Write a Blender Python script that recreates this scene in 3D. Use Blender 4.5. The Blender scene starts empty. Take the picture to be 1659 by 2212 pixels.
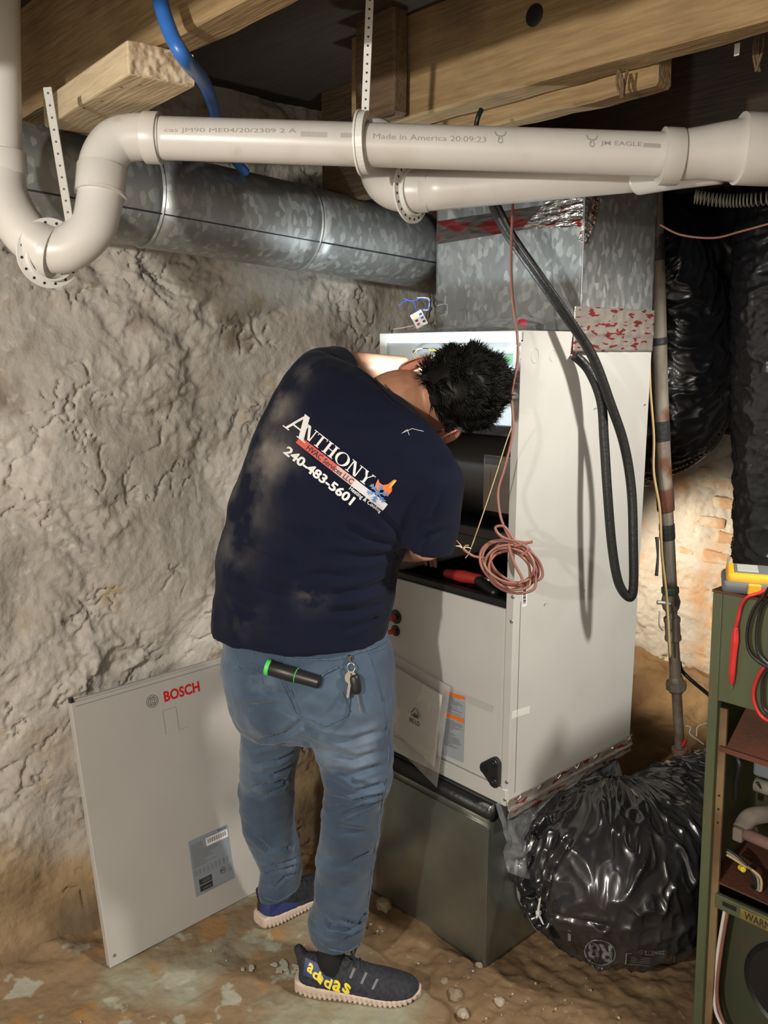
import bpy, bmesh, math, random
import numpy as np
from mathutils import Vector, Matrix, noise as mn
from mathutils.bvhtree import BVHTree
random.seed(7); rng = np.random.default_rng(7)
sc = bpy.context.scene
COL = sc.collection
V = Vector
# ------------------------------------------------------------------ camera, world, lights, exposure
W, H, F = 1659.0, 2212.0, 1860.0
CAM = V((1.34959, -1.68056, 1.67132))
YAW, PIT = math.radians(-47.699), math.radians(-10.6645)
FW = V((math.sin(YAW)*math.cos(PIT), math.cos(YAW)*math.cos(PIT), math.sin(PIT)))
RT = V((math.cos(YAW), -math.sin(YAW), 0)); UP = RT.cross(FW)
cd = bpy.data.cameras.new('camera'); cam = bpy.data.objects.new('camera', cd); COL.objects.link(cam)
cd.sensor_fit = 'HORIZONTAL'; cd.sensor_width = 36; cd.lens = 36*F/W; cd.clip_start = .05
cam.matrix_world = Matrix((RT, UP, -FW)).transposed().to_4x4(); cam.location = CAM
sc.camera = cam
sc.view_settings.view_transform = 'Standard'; sc.view_settings.look = 'None'
sc.view_settings.gamma = 1; sc.view_settings.use_curve_mapping = False
sc.view_settings.exposure = 0.0
wd = bpy.data.worlds.new('world'); sc.world = wd; wd.use_nodes = True
wd.node_tree.nodes['Background'].inputs[0].default_value = (.8, .75, .7, 1)
wd.node_tree.nodes['Background'].inputs[1].default_value = .02
def light(name, kind, loc, power, color, size=.05, target=None, spot=None, blend=.3):
    l = bpy.data.lights.new(name, kind); l.energy = power; l.color = color
    if kind == 'AREA': l.size = size
    else: l.shadow_soft_size = size
    o = bpy.data.objects.new(name, l); COL.objects.link(o); o.location = loc
    if target is not None: o.rotation_euler = (V(target)-V(loc)).to_track_quat('-Z', 'Y').to_euler()
    if spot: l.spot_size = math.radians(spot); l.spot_blend = blend
    return o
light('work_light', 'POINT', (.92, -2.75, 1.90), 168, (1, .95, .87), .035)
light('fill_light', 'AREA', (1.5, -2.6, 1.5), 9, (1, .92, .80), .8, (-.2, -.3, .3))  # soft fill added to brighten the floor and the lower body
light('side_lamp', 'SPOT', (1.36, .27, 2.33), 158, (1, .94, .84), .08, (0, .36, .95), 62, .6)
light('crawlspace_lamp', 'SPOT', (-.62, .95, .95), 40, (1, .85, .64), .03, (-.26, 1.55, .66), 84, .6)
light('cabinet_light', 'SPOT', (-.20, .035, 1.652), 1.7, (.86, .95, 1), .02, (-.22, .2, 1.35), 165, .5)
light('cabinet_uplight', 'SPOT', (-.25, -.165, 1.62), 7.5, (.86, .97, 1), .012, (-.3, .26, 1.9), 165, .4)
# ------------------------------------------------------------------ helpers
def at(x, y, t):
    x, y, t = float(x), float(y), float(t); return CAM + t*(FW + (x-W/2)/F*RT - (y-H/2)/F*UP)
def ray(x, y):
    x, y = float(x), float(y); return FW + (x-W/2)/F*RT - (y-H/2)/F*UP
def onp(x, y, ax, v):
    d = ray(x, y); return CAM + d*((v-CAM[ax])/d[ax])
_g = rng.normal(size=(256, 3)); _g /= np.linalg.norm(_g, axis=1)[:, None]; _p = rng.permutation(256)
_p = np.concatenate([_p, _p, _p])
def perlin(P):
    P = np.asarray(P, float); i = np.floor(P).astype(int); f = P-i; i &= 255
    w = f*f*f*(f*(f*6-15)+10); r = 0
    for a in (0, 1):
        wa = w[:, 0] if a else 1-w[:, 0]
        for b in (0, 1):
            wb = w[:, 1] if b else 1-w[:, 1]
            for c in (0, 1):
                wc = w[:, 2] if c else 1-w[:, 2]
                h = _p[_p[_p[i[:, 0]+a & 255]+(i[:, 1]+b & 255) & 255]+(i[:, 2]+c & 255) & 255]
                g = _g[h]; d = (g[:, 0]*(f[:, 0]-a)+g[:, 1]*(f[:, 1]-b)+g[:, 2]*(f[:, 2]-c))
                r = r+wa*wb*wc*d
    return r*1.6
def fbm(P, o=4, g=.5):
    P = np.asarray(P, float); r = 0; a = 1
    for k in range(o): r = r+a*perlin(P*2**k+k*7.3); a *= g
    return r
def mk(name, verts, faces, mat=None, parent=None, smooth=False):
    me = bpy.data.meshes.new(name); me.from_pydata([tuple(v) for v in verts], [], faces); me.update()
    o = bpy.data.objects.new(name, me); COL.objects.link(o)
    if mat: me.materials.append(mat)
    if parent: o.parent = parent
    if smooth: me.shade_smooth()
    return o
def frombm(name, bm, mat=None, parent=None, smooth=False):
    me = bpy.data.meshes.new(name); bm.to_mesh(me); bm.free()
    o = bpy.data.objects.new(name, me); COL.objects.link(o)
    if mat: me.materials.append(mat)
    if parent: o.parent = parent
    if smooth: me.shade_smooth()
    return o
def tag(o, label, cat, group=None):
    o['label'] = label; o['category'] = cat
    if group: o['group'] = group
    return o
def thing(name, label, cat, group=None, loc=(0, 0, 0)):
    o = bpy.data.objects.new(name, None); COL.objects.link(o); o.location = loc; o.empty_display_size = .05
    ROOTLOC[o.name] = V(loc)
    return tag(o, label, cat, group)
ROOTLOC = {}
def struct(o): o['kind'] = 'structure'; return o
def bbox(bm, lo, hi, bev=0, M=None, segs=2):
    lo = V(lo); hi = V(hi); r = bmesh.ops.create_cube(bm, size=1)
    for v in r['verts']:
        v.co = V((lo[i]+(v.co[i]+.5)*(hi[i]-lo[i]) for i in range(3)))
    if bev:
        es = list({e for v in r['verts'] for e in v.link_edges})
        rr = bmesh.ops.bevel(bm, geom=es, offset=bev, segments=segs, affect='EDGES', profile=.5)
        vs = {v for f in rr['faces'] for v in f.verts}
    else: vs = set(r['verts'])
    if M is not None:
        for v in vs: v.co = M @ v.co
    return vs
def box(name, lo, hi, mat=None, parent=None, bev=.002, M=None):
    lo2 = V([min(lo[i], hi[i]) for i in range(3)]); hi2 = V([max(lo[i], hi[i]) for i in range(3)])
    bm = bmesh.new(); bbox(bm, lo2, hi2, min(bev, .45*min(hi2-lo2)), M); return frombm(name, bm, mat, parent)
def frame(T, hint=V((0, 0, 1))):
    T = T.normalized()
    if abs(T.dot(hint)) > .95: hint = V((1, 0, 0))
    A = hint.cross(T).normalized(); return A, T.cross(A)
def resample(pts, n=8, closed=False):
    pts = [V(p) for p in pts]
    if len(pts) < 3:
        return [pts[0].lerp(pts[1], k/n) for k in range(n+1)]
    out = []; m = len(pts)
    for i in range(m-1):
        p0 = pts[max(i-1, 0)]; p1 = pts[i]; p2 = pts[i+1]; p3 = pts[min(i+2, m-1)]
        for k in range(n):
            t = k/n
            out.append(.5*((2*p1)+(-p0+p2)*t+(2*p0-5*p1+4*p2-p3)*t*t+(-p0+3*p1-3*p2+p3)*t**3))
    out.append(pts[-1]); return out
def tubegeo(pts, rad, segs=12, cap=True, verts=None, faces=None):
    verts = [] if verts is None else verts; faces = [] if faces is None else faces
    n = len(pts); b0 = len(verts); A = None
    for i, p in enumerate(pts):
        T = (pts[min(i+1, n-1)]-pts[max(i-1, 0)]).normalized()
        if A is None: A, B = frame(T)
        else:
            A = (A-T*A.dot(T)).normalized(); B = T.cross(A)
        r = rad[i] if hasattr(rad, '__len__') else rad
        for s in range(segs):
            a = 2*math.pi*s/segs; verts.append(p+(A*math.cos(a)+B*math.sin(a))*float(r))
    for i in range(n-1):
        for s in range(segs):
            a = b0+i*segs+s; b = b0+i*segs+(s+1) % segs; faces.append((a, b, b+segs, a+segs))
    if cap:
        faces.append(tuple(b0+s for s in range(segs))[::-1]); faces.append(tuple(b0+(n-1)*segs+s for s in range(segs)))
    return verts, faces
def tube(name, pts, rad, mat=None, parent=None, segs=12, n=8, cap=True, raw=False):
    P = [V(p) for p in pts] if raw else resample(pts, n)
    if hasattr(rad, '__len__') and not raw:
        x = np.linspace(0, 1, len(rad)); rad = np.interp(np.linspace(0, 1, len(P)), x, rad)
    v, f = tubegeo(P, rad, segs, cap)
    return mk(name, v, f, mat, parent, True)
def lathe(name, prof, origin, axis, mat=None, parent=None, segs=24, smooth=True):
    A, B = frame(V(axis)); T = V(axis).normalized(); v = []; f = []
    for (r, h) in prof:
        for s in range(segs):
            a = 2*math.pi*s/segs; v.append(V(origin)+T*float(h)+(A*math.cos(a)+B*math.sin(a))*float(r))
    for i in range(len(prof)-1):
        for s in range(segs):
            a = i*segs+s; b = i*segs+(s+1) % segs; f.append((a, b, b+segs, a+segs))
    f.append(tuple(range(segs))[::-1]); f.append(tuple((len(prof)-1)*segs+s for s in range(segs)))
    o = mk(name, v, f, mat, parent, smooth)
    if smooth: o.data.set_sharp_from_angle(angle=math.radians(40))
    return o
def grid(name, fn, nu, nv, mat=None, parent=None, smooth=True, thick=0):
    """fn(U,V)->Nx3 array ; thick adds a solidify"""
    u, v = np.meshgrid(np.linspace(0, 1, nu), np.linspace(0, 1, nv), indexing='ij')
    P = fn(u.ravel(), v.ravel())
    idx = np.arange(nu*nv).reshape(nu, nv)
    f = np.stack([idx[:-1, :-1], idx[1:, :-1], idx[1:, 1:], idx[:-1, 1:]], -1).reshape(-1, 4)
    me = bpy.data.meshes.new(name)
    me.vertices.add(len(P)); me.vertices.foreach_set('co', P.astype(np.float32).ravel())
    me.loops.add(f.size); me.loops.foreach_set('vertex_index', f.astype(np.int32).ravel())
    me.polygons.add(len(f)); me.polygons.foreach_set('loop_start', np.arange(0, f.size, 4, dtype=np.int32))
    me.update(calc_edges=True); me.validate()
    o = bpy.data.objects.new(name, me); COL.objects.link(o)
    if mat: me.materials.append(mat)
    if parent: o.parent = parent
    if smooth: me.shade_smooth()
    if thick:
        m = o.modifiers.new('s', 'SOLIDIFY'); m.thickness = thick; m.offset = 0
    return o
def bake(o):
    dg = bpy.context.evaluated_depsgraph_get(); me = bpy.data.meshes.new_from_object(o.evaluated_get(dg))
    o.modifiers.clear(); o.data = me; return o
def remesh(o, size, smooth_it=4):
    m = o.modifiers.new('r', 'REMESH'); m.mode = 'VOXEL'; m.voxel_size = size
    s = o.modifiers.new('s', 'SMOOTH'); s.iterations = smooth_it; s.factor = .6
    bake(o); o.data.shade_smooth(); return o
def getco(me):
    a = np.empty(len(me.vertices)*3, np.float32); me.vertices.foreach_get('co', a); return a.reshape(-1, 3).astype(float)
def getno(me):
    a = np.empty(len(me.vertices)*3, np.float32); me.vertices.foreach_get('normal', a); return a.reshape(-1, 3).astype(float)
def setco(me, P): me.vertices.foreach_set('co', P.astype(np.float32).ravel()); me.update()
def bvh(*objs):
    vs = []; fs = []
    for o in objs:
        b = len(vs); M = o.matrix_world if not o.parent else Matrix.Translation(V((0, 0, 0)))
        vs += [v.co.copy() for v in o.data.vertices]; fs += [[b+i for i in p.vertices] for p in o.data.polygons]
    return BVHTree.FromPolygons(vs, fs)
def cast(tree, x, y):
    d = ray(x, y).normalized(); loc, nor, i, dist = tree.ray_cast(CAM, d)
    if loc is not None and nor.dot(d) > 0: nor = -nor
    return loc, nor
def crease(me, tree, strokes):
    """sew folds into a cloth mesh: stroke=([(px..)], width m, depth m)"""
    P = getco(me); N = getno(me); D = np.zeros(len(P))
    for pts, w, dep in strokes:
        hits = []
        for k in range(len(pts)-1):
            L = math.dist(pts[k], pts[k+1]); n = max(2, int(L/7))
            for j in range(n+1):
                t = j/n; l, _ = cast(tree, pts[k][0]+(pts[k+1][0]-pts[k][0])*t, pts[k][1]+(pts[k+1][1]-pts[k][1])*t)
                if l is not None: hits.append(l[:])
        if len(hits) < 3: continue
        Q = np.array(hits); lo = Q.min(0)-4*w; hi = Q.max(0)+4*w
        ii = np.where(((P > lo) & (P < hi)).all(1))[0]
        if not len(ii): continue
        d2 = ((P[ii, None, :]-Q[None])**2).sum(-1); am = d2.argmin(1); d = np.sqrt(d2[np.arange(len(ii)), am])
        s = am/(len(Q)-1); env = np.clip(np.minimum(s, 1-s)*5+.15, 0, 1)
        prof = -np.exp(-(d/w)**2)+.45*np.exp(-((d-1.9*w)/(w))**2)
        D[ii] += prof*dep*env*1.25
    setco(me, P+N*D[:, None])
# ------------------------------------------------------------------ materials
def M(name, color, rough=.5, metal=0, spec=.5, c2=None, cscale=8, cdetail=4, clo=.4, chi=.6, bump=0, bscale=60, bdetail=4, bdist=.01, rvar=0, stretch=(1, 1, 1), emit=None, trans=0, alpha=1, c3=None, c3scale=3, c3lo=.55, c3hi=.65, kind='noise', coat=0, bstretch=None, sheen=0):
    m = bpy.data.materials.new(name); m.use_nodes = True; nt = m.node_tree; N = nt.nodes; L = nt.links
    b = N['Principled BSDF']; b.inputs['Base Color'].default_value = (*color, 1); b.inputs['Roughness'].default_value = rough
    b.inputs['Metallic'].default_value = metal; b.inputs['Specular IOR Level'].default_value = spec
    b.inputs['Coat Weight'].default_value = coat; b.inputs['Sheen Weight'].default_value = sheen
    if trans: b.inputs['Transmission Weight'].default_value = trans
    if alpha < 1: b.inputs['Alpha'].default_value = alpha
    tc = N.new('ShaderNodeTexCoord')
    def mp(s):
        q = N.new('ShaderNodeMapping'); L.new(tc.outputs['Object'], q.inputs[0]); q.inputs['Scale'].default_value = s; return q.outputs[0]
    def ramp(src, lo, hi, a, bcol):
        r = N.new('ShaderNodeMix'); r.data_type = 'RGBA'; mr = N.new('ShaderNodeMapRange')
        mr.inputs[1].default_value = lo; mr.inputs[2].default_value = hi; L.new(src, mr.inputs[0]); L.new(mr.outputs[0], r.inputs[0])
        for idx, cc in ((6, a), (7, bcol)):
            if isinstance(cc, tuple): r.inputs[idx].default_value = (*cc, 1)
            else: L.new(cc, r.inputs[idx])
        return r.outputs[2]
    cur = color
    if c2:
        if kind == 'voronoi':
            t = N.new('ShaderNodeTexVoronoi'); t.inputs['Scale'].default_value = cscale; L.new(mp(stretch), t.inputs[0])
            sx = N.new('ShaderNodeSeparateColor'); L.new(t.outputs['Color'], sx.inputs[0]); src = sx.outputs[0]
        else:
            t = N.new('ShaderNodeTexNoise'); t.inputs['Scale'].default_value = cscale; t.inputs['Detail'].default_value = cdetail; L.new(mp(stretch), t.inputs[0]); src = t.outputs[0]
        cur = ramp(src, clo, chi, color, c2)
        if rvar:
            mr = N.new('ShaderNodeMapRange'); L.new(src, mr.inputs[0]); mr.inputs[3].default_value = rough-rvar; mr.inputs[4].default_value = rough+rvar; L.new(mr.outputs[0], b.inputs['Roughness'])
    if c3:
        t = N.new('ShaderNodeTexNoise'); t.inputs['Scale'].default_value = c3scale; t.inputs['Detail'].default_value = 6; L.new(mp((1, 1, 1)), t.inputs[0])
        cur = ramp(t.outputs[0], c3lo, c3hi, cur, c3)
    if not isinstance(cur, tuple): L.new(cur, b.inputs['Base Color'])
    if bump:
        t = N.new('ShaderNodeTexNoise'); t.inputs['Scale'].default_value = bscale; t.inputs['Detail'].default_value = bdetail; L.new(mp(bstretch or stretch), t.inputs[0])
        bp = N.new('ShaderNodeBump'); bp.inputs['Strength'].default_value = bump; bp.inputs['Distance'].default_value = bdist
        L.new(t.outputs[0], bp.inputs['Height']); L.new(bp.outputs[0], b.inputs['Normal'])
    if emit: b.inputs['Emission Color'].default_value = (*emit[:3], 1); b.inputs['Emission Strength'].default_value = emit[3]
    m['cur'] = 0
    return m
def wood(name, a, b_, **k):
    return M(name, a, .85, c2=b_, cscale=6, cdetail=6, clo=.35, chi=.7, stretch=(1.2, 14, 14), bump=.5, bscale=10, bdist=.006, **k)
m_pvc = M('pvc', (.60, .575, .54), .32, c2=(.52, .49, .45), cscale=7, clo=.5, chi=.75, c3=(.45, .38, .3), c3scale=14, c3lo=.68, c3hi=.8, bump=.03, bscale=30)
m_white = M('white_paint', (.56, .56, .54), .42, c2=(.52, .52, .50), cscale=3)
m_panel = M('panel_paint', (.47, .455, .43), .5, c2=(.44, .425, .40), cscale=2.5, bump=.03, bscale=400, bdist=.001)
m_galv = M('galvanised', (.36, .38, .385), .5, .7, c2=(.52, .55, .55), cscale=75, clo=.55, chi=1, kind='voronoi', rvar=.08, stretch=(1, 1, .6))
m_galv2 = M('galvanised_smooth', (.34, .36, .33), .34, .85, c2=(.24, .25, .22), cscale=3, rvar=.1)
m_blackfilm = M('black_film', (.012, .012, .014), .2, spec=.75, c2=(.03, .03, .033), cscale=5, bump=.10, bscale=8, bdetail=2, bdist=.02)
m_blackfilm2 = M('black_film_dim', (.010, .010, .012), .30, spec=.4, bump=.08, bscale=8, bdetail=2, bdist=.015)
m_rubber = M('black_rubber', (.012, .012, .013), .45, bump=.15, bscale=90)
m_black = M('black_plastic', (.015, .015, .016), .4)
m_denim = M('denim', (.030, .056, .100), .85, c2=(.070, .112, .172), cscale=5, cdetail=5, clo=.38, chi=.62, c3=(.15, .195, .26), c3scale=5.5, c3lo=.55, c3hi=.75, bump=.35, bscale=500, bdist=.0008, sheen=.2)
m_denim2 = M('denim_seam', (.05, .09, .15), .85, c2=(.08, .13, .19), cscale=120, bump=.4, bscale=300, bdist=.001)
m_skin = M('skin', (.47, .24, .15), .5, c2=(.40, .19, .115), cscale=9, bump=.1, bscale=160, bdist=.001)
m_ear = M('ear_skin', (.66, .30, .22), .5)
m_hair = M('hair', (.006, .0055, .005), .5, spec=.22)
m_shoe = M('shoe_knit', (.016, .018, .026), .8, c2=(.03, .032, .042), cscale=90, bump=.3, bscale=260, bdist=.001)
m_sole = M('shoe_sole', (.62, .50, .42), .6, c2=(.52, .42, .34), cscale=12)
m_heel = M('shoe_heel', (.03, .045, .16), .5)
m_yellow = M('yellow_print', (.85, .72, .05), .5)
m_whiteprint = M('white_print', (.78, .78, .78), .5)
m_sock = M('sock', (.006, .006, .007), .9)
m_blue = M('blue_pex', (.03, .13, .42), .35)
m_chrome = M('key_metal', (.62, .58, .5), .28, 1)
m_green = M('green_print', (.08, .62, .12), .5)
m_red = M('red_print', (.52, .01, .02), .5)
m_dark = M('dark_print', (.03, .03, .035), .6)
m_grayprint = M('gray_print', (.16, .17, .18), .6)
m_wire = M('thermostat_wire', (.26, .11, .085), .4)
m_copper = M('copper', (.65, .28, .16), .35, 1)
m_tan = M('tan_insulation', (.55, .40, .2), .5)
m_steelpipe = M('old_pipe', (.20, .175, .14), .6, .3, c2=(.33, .30, .25), cscale=18, clo=.35, chi=.65, c3=(.18, .08, .04), c3scale=7, bump=.25, bscale=50, stretch=(1, 1, .3))
m_rust = M('rust', (.16, .06, .035), .75, .2, c2=(.10, .045, .03), cscale=9, bump=.2, bscale=80, c3=(.22, .12, .07), c3scale=4)
m_green2 = M('green_enamel', (.105, .125, .065), .5, c2=(.08, .098, .052), cscale=6, c3=(.2, .1, .04), c3scale=7, c3lo=.62, c3hi=.72, bump=.1, bscale=60, stretch=(1, 1, .25))
m_darkgreen = M('green_enamel_inner', (.045, .055, .03), .6, c2=(.07, .05, .03), cscale=5)
m_tape = M('foil_tape', (.66, .60, .55), .34, .75, c2=(.45, .08, .07), cscale=60, cdetail=1, clo=.60, chi=.62, stretch=(1, .45, 1.6), bump=.5, bscale=35, bdist=.006)
m_foil = M('crumpled_foil', (.62, .58, .55), .25, .9, bump=.9, bscale=60, bdist=.01, c2=(.4, .06, .06), cscale=60, cdetail=1, clo=.63, chi=.65, stretch=(.45, 1, 1.6))
m_clear = M('clear_poly', (.42, .44, .46), .16, spec=.8, alpha=.28, bump=.7, bscale=22, bdist=.02)
m_bag = M('bag_poly', (.7, .7, .7), .12, spec=.8, alpha=.22, bump=.4, bscale=18, bdist=.01)
m_paper = M('manual_paper', (.62, .61, .58), .7)
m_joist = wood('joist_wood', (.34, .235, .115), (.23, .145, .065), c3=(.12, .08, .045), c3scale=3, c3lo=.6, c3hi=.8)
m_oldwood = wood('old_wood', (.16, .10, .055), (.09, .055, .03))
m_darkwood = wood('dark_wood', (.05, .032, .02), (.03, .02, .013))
m_lumber = wood('new_lumber', (.62, .50, .33), (.50, .385, .235))
m_endgrain = M('lumber_end', (.60, .49, .34), .9, c2=(.42, .31, .2), cscale=40, bump=.7, bscale=60, bdist=.004)
m_hanger = M('white_hanger', (.70, .69, .66), .4)
m_pprint = M('faded_print', (.33, .31, .285), .5)
m_shadestrap = M('shaded_strap', (.40, .385, .35), .55)  # greyer than the white hangers, the strap's shadow is put into the colour
m_strap = M('steel_strap', (.45, .43, .40), .5, .5)
def wallmat(name, brick=False, bank=False):
    m = bpy.data.materials.new(name); m.use_nodes = True; nt = m.node_tree; N = nt.nodes; L = nt.links; b = N['Principled BSDF']
    b.inputs['Roughness'].default_value = .92; b.inputs['Specular IOR Level'].default_value = .15
    tc = N.new('ShaderNodeTexCoord')
    def no(s, d, off=0, st=(1, 1, 1)):
        q = N.new('ShaderNodeMapping'); q.inputs['Location'].default_value = (off, off, off); q.inputs['Scale'].default_value = st; L.new(tc.outputs['Object'], q.inputs[0])
        t = N.new('ShaderNodeTexNoise'); t.inputs['Scale'].default_value = s; t.inputs['Detail'].default_value = d; L.new(q.outputs[0], t.inputs[0]); return t.outputs[0]
    def mix(fac, lo, hi, a, c):
        mr = N.new('ShaderNodeMapRange'); mr.inputs[1].default_value = lo; mr.inputs[2].default_value = hi; L.new(fac, mr.inputs[0])
        x = N.new('ShaderNodeMix'); x.data_type = 'RGBA'; L.new(mr.outputs[0], x.inputs[0])
        for i, q in ((6, a), (7, c)):
            if isinstance(q, tuple): x.inputs[i].default_value = (*q, 1)
            else: L.new(q, x.inputs[i])
        return x.outputs[2]
    if bank: base = mix(no(4, 8), .35, .65, (.25, .165, .085), (.14, .085, .045))
    else:
        base = mix(no(3, 8), .35, .65, (.54, .505, .455), (.42, .385, .34))
        base = mix(no(9, 6, 3), .62, .75, base, (.42, .33, .22))
        base = mix(no(5, 8, 9), .62, .72, base, (.26, .215, .17))
        base = mix(no(30, 4, 5), .62, .75, base, (.60, .57, .52))
    if brick: base = mix(no(5, 5, 12), .55, .68, base, (.52, .33, .19))
    if not bank and not brick:   # damp brown staining rising from the ground
        sp = N.new('ShaderNodeSeparateXYZ'); L.new(tc.outputs['Object'], sp.inputs[0])
        ad = N.new('ShaderNodeMath'); ad.operation = 'MULTIPLY_ADD'; L.new(no(3, 6, 20), ad.inputs[0]); ad.inputs[1].default_value = 1.0; L.new(sp.outputs[2], ad.inputs[2])
        base = mix(ad.outputs[0], .98, .72, base, mix(no(6, 6, 2), .4, .6, (.38, .27, .15), (.24, .17, .10)))
        base = mix(ad.outputs[0], .68, .55, base, (.17, .12, .075))
    L.new(base, b.inputs['Base Color'])
    bp = N.new('ShaderNodeBump'); bp.inputs['Strength'].default_value = .75; bp.inputs['Distance'].default_value = .012; L.new(no(28, 10, 1), bp.inputs['Height']); L.new(bp.outputs[0], b.inputs['Normal'])
    return m
m_wall = wallmat('whitewashed_stone'); m_wall2 = wallmat('whitewashed_brick', True); m_bank = wallmat('dirt_bank', bank=True)
def floormat():
    m = bpy.data.materials.new('floor'); m.use_nodes = True; nt = m.node_tree; N = nt.nodes; L = nt.links; b = N['Principled BSDF']
    b.inputs['Roughness'].default_value = .8; b.inputs['Specular IOR Level'].default_value = .25
    tc = N.new('ShaderNodeTexCoord')
    def no(s, d, off=0):
        q = N.new('ShaderNodeMapping'); q.inputs['Location'].default_value = (off, off, off); L.new(tc.outputs['Object'], q.inputs[0])
        t = N.new('ShaderNodeTexNoise'); t.inputs['Scale'].default_value = s; t.inputs['Detail'].default_value = d; L.new(q.outputs[0], t.inputs[0]); return t.outputs[0]
    def mix(fac, lo, hi, a, c):
        mr = N.new('ShaderNodeMapRange'); mr.inputs[1].default_value = lo; mr.inputs[2].default_value = hi; L.new(fac, mr.inputs[0])
        x = N.new('ShaderNodeMix'); x.data_type = 'RGBA'; L.new(mr.outputs[0], x.inputs[0])
        for i, q in ((6, a), (7, c)):
            if isinstance(q, tuple): x.inputs[i].default_value = (*q, 1)
            else: L.new(q, x.inputs[i])
        return x.outputs[2]
    slab = mix(no(3.2, 9), .39, .52, (.33, .325, .24), (.26, .18, .105))
    slab = mix(no(7, 8, 4), .56, .64, slab, (.34, .20, .085))
    slab = mix(no(12, 8, 8), .58, .63, slab, (.38, .37, .29))
    slab = mix(no(5, 8, 14), .58, .70, slab, (.13, .095, .06))
    dirt = mix(no(6, 9, 2), .35, .65, (.25, .165, .09), (.15, .095, .052))
    dirt = mix(no(40, 5, 6), .62, .7, dirt, (.28, .2, .12))
    at_ = N.new('ShaderNodeAttribute'); at_.attribute_name = 'dirt'
    col = mix(at_.outputs['Fac'], .3, .7, slab, dirt)
    L.new(col, b.inputs['Base Color'])
    bp = N.new('ShaderNodeBump'); bp.inputs['Strength'].default_value = .6; bp.inputs['Distance'].default_value = .01; L.new(no(30, 10, 1), bp.inputs['Height']); L.new(bp.outputs[0], b.inputs['Normal'])
    return m
m_floor = floormat()
def shirtmat():
    m = M('shirt_navy', (.0040, .0062, .019), .9, spec=.18, c2=(.0055, .0080, .023), cscale=5, bump=.15, bscale=500, bdist=.0006, sheen=.04)
    nt = m.node_tree; N = nt.nodes; L = nt.links; b = N['Principled BSDF']
    cur = b.inputs['Base Color'].links[0].from_socket; tc = N.new('ShaderNodeTexCoord')
    n = N.new('ShaderNodeTexNoise'); n.inputs['Scale'].default_value = 9; n.inputs['Detail'].default_value = 8; L.new(tc.outputs['Object'], n.inputs[0])
    at_ = N.new('ShaderNodeAttribute'); at_.attribute_name = 'dust'
    mu = N.new('ShaderNodeMath'); mu.operation = 'MULTIPLY'; mr = N.new('ShaderNodeMapRange'); mr.inputs[1].default_value = .42; mr.inputs[2].default_value = .75
    L.new(n.outputs[0], mr.inputs[0]); L.new(mr.outputs[0], mu.inputs[0]); L.new(at_.outputs['Fac'], mu.inputs[1])
    x = N.new('ShaderNodeMix'); x.data_type = 'RGBA'; L.new(mu.outputs[0], x.inputs[0]); L.new(cur, x.inputs[6]); x.inputs[7].default_value = (.30, .27, .24, 1)
    L.new(x.outputs[2], b.inputs['Base Color']); return m
m_shirt = shirtmat()
# ------------------------------------------------------------------ flat print
def textgeo(s, bold=0, spacing=1.0, res=3):
    cu = bpy.data.curves.new('t', 'FONT'); cu.body = s; cu.size = 1; cu.offset = bold; cu.space_character = spacing; cu.resolution_u = res
    o = bpy.data.objects.new('t', cu); COL.objects.link(o); dg = bpy.context.evaluated_depsgraph_get()
    me = bpy.data.meshes.new_from_object(o.evaluated_get(dg)); bpy.data.objects.remove(o)
    v = np.array([x.co[:2] for x in me.vertices]); f = [tuple(p.vertices) for p in me.polygons]
    lo = v.min(0); hi = v.max(0); v = (v-lo)/(hi-lo)[None]
    return v, f
def rects(rs):
    v = []; f = []
    for (x0, y0, x1, y1) in rs:
        b = len(v); v += [(x0, y0), (x1, y0), (x1, y1), (x0, y1)]; f.append((b, b+1, b+2, b+3))
    return np.array(v, float), f
def decal(name, geo, quad, tree, mat, parent, lift=.0009, sub=1):
    """geo in the unit square laid on a surface; quad = bottom-left, bottom-right, top-right, top-left"""
    v, f = geo; bm = bmesh.new(); vs = [bm.verts.new((x, y, 0)) for x, y in v]
    for q in f:
        try: bm.faces.new([vs[i] for i in q])
        except Exception: pass
    bmesh.ops.triangulate(bm, faces=bm.faces)
    for k in range(sub): bmesh.ops.subdivide_edges(bm, edges=bm.edges, cuts=1, use_grid_fill=True)
    q = [np.array(p, float) for p in quad]; bad = []
    for w in bm.verts:
        x, y = w.co.x, w.co.y; p = (q[0]*(1-x)+q[1]*x)*(1-y)+(q[3]*(1-x)+q[2]*x)*y
        l, n = cast(tree, p[0], p[1])
        if l is None: bad.append(w); continue
        w.co = l+n*lift
    if bad: bmesh.ops.delete(bm, geom=bad, context='VERTS')
    o = frombm(name, bm, mat, parent)
    if parent and parent.location.length > 0: o.matrix_parent_inverse = parent.matrix_basis.inverted()
    return o
# ------------------------------------------------------------------ the setting
def terr(n, k, s=.25):
    q = n*k; fl = np.floor(q); fr = q-fl
    return (fl+np.clip((fr-.5+s/2)/s, 0, 1))/k
def rubble(P, seed=0, amp=1.0):
    Q = P+seed
    w = np.stack([fbm(Q*3+5, 3), fbm(Q*3+17, 3), fbm(Q*3+31, 3)], 1)*.10
    Q2 = Q+w
    big = fbm(Q2*2.1, 3)*.030
    n = fbm(Q2*np.array([7, 7, 11.]), 5)
    patch = np.clip(perlin(Q*3.1+40)*2.2+.55, .12, 1)
    led = (n*.45+terr(n, 2.6, .14)*.55)*.019*patch
    rid = np.clip(1-np.abs(perlin(Q2*9.0+fbm(Q*20, 2)[:, None]*.4))*14, 0, 1)*np.clip(perlin(Q*5+70)*4, 0, 1)*-.016
    fine = fbm(Q*34, 3)*.0030*(.4+patch)
    return amp*(big+led+rid+fine)
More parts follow.
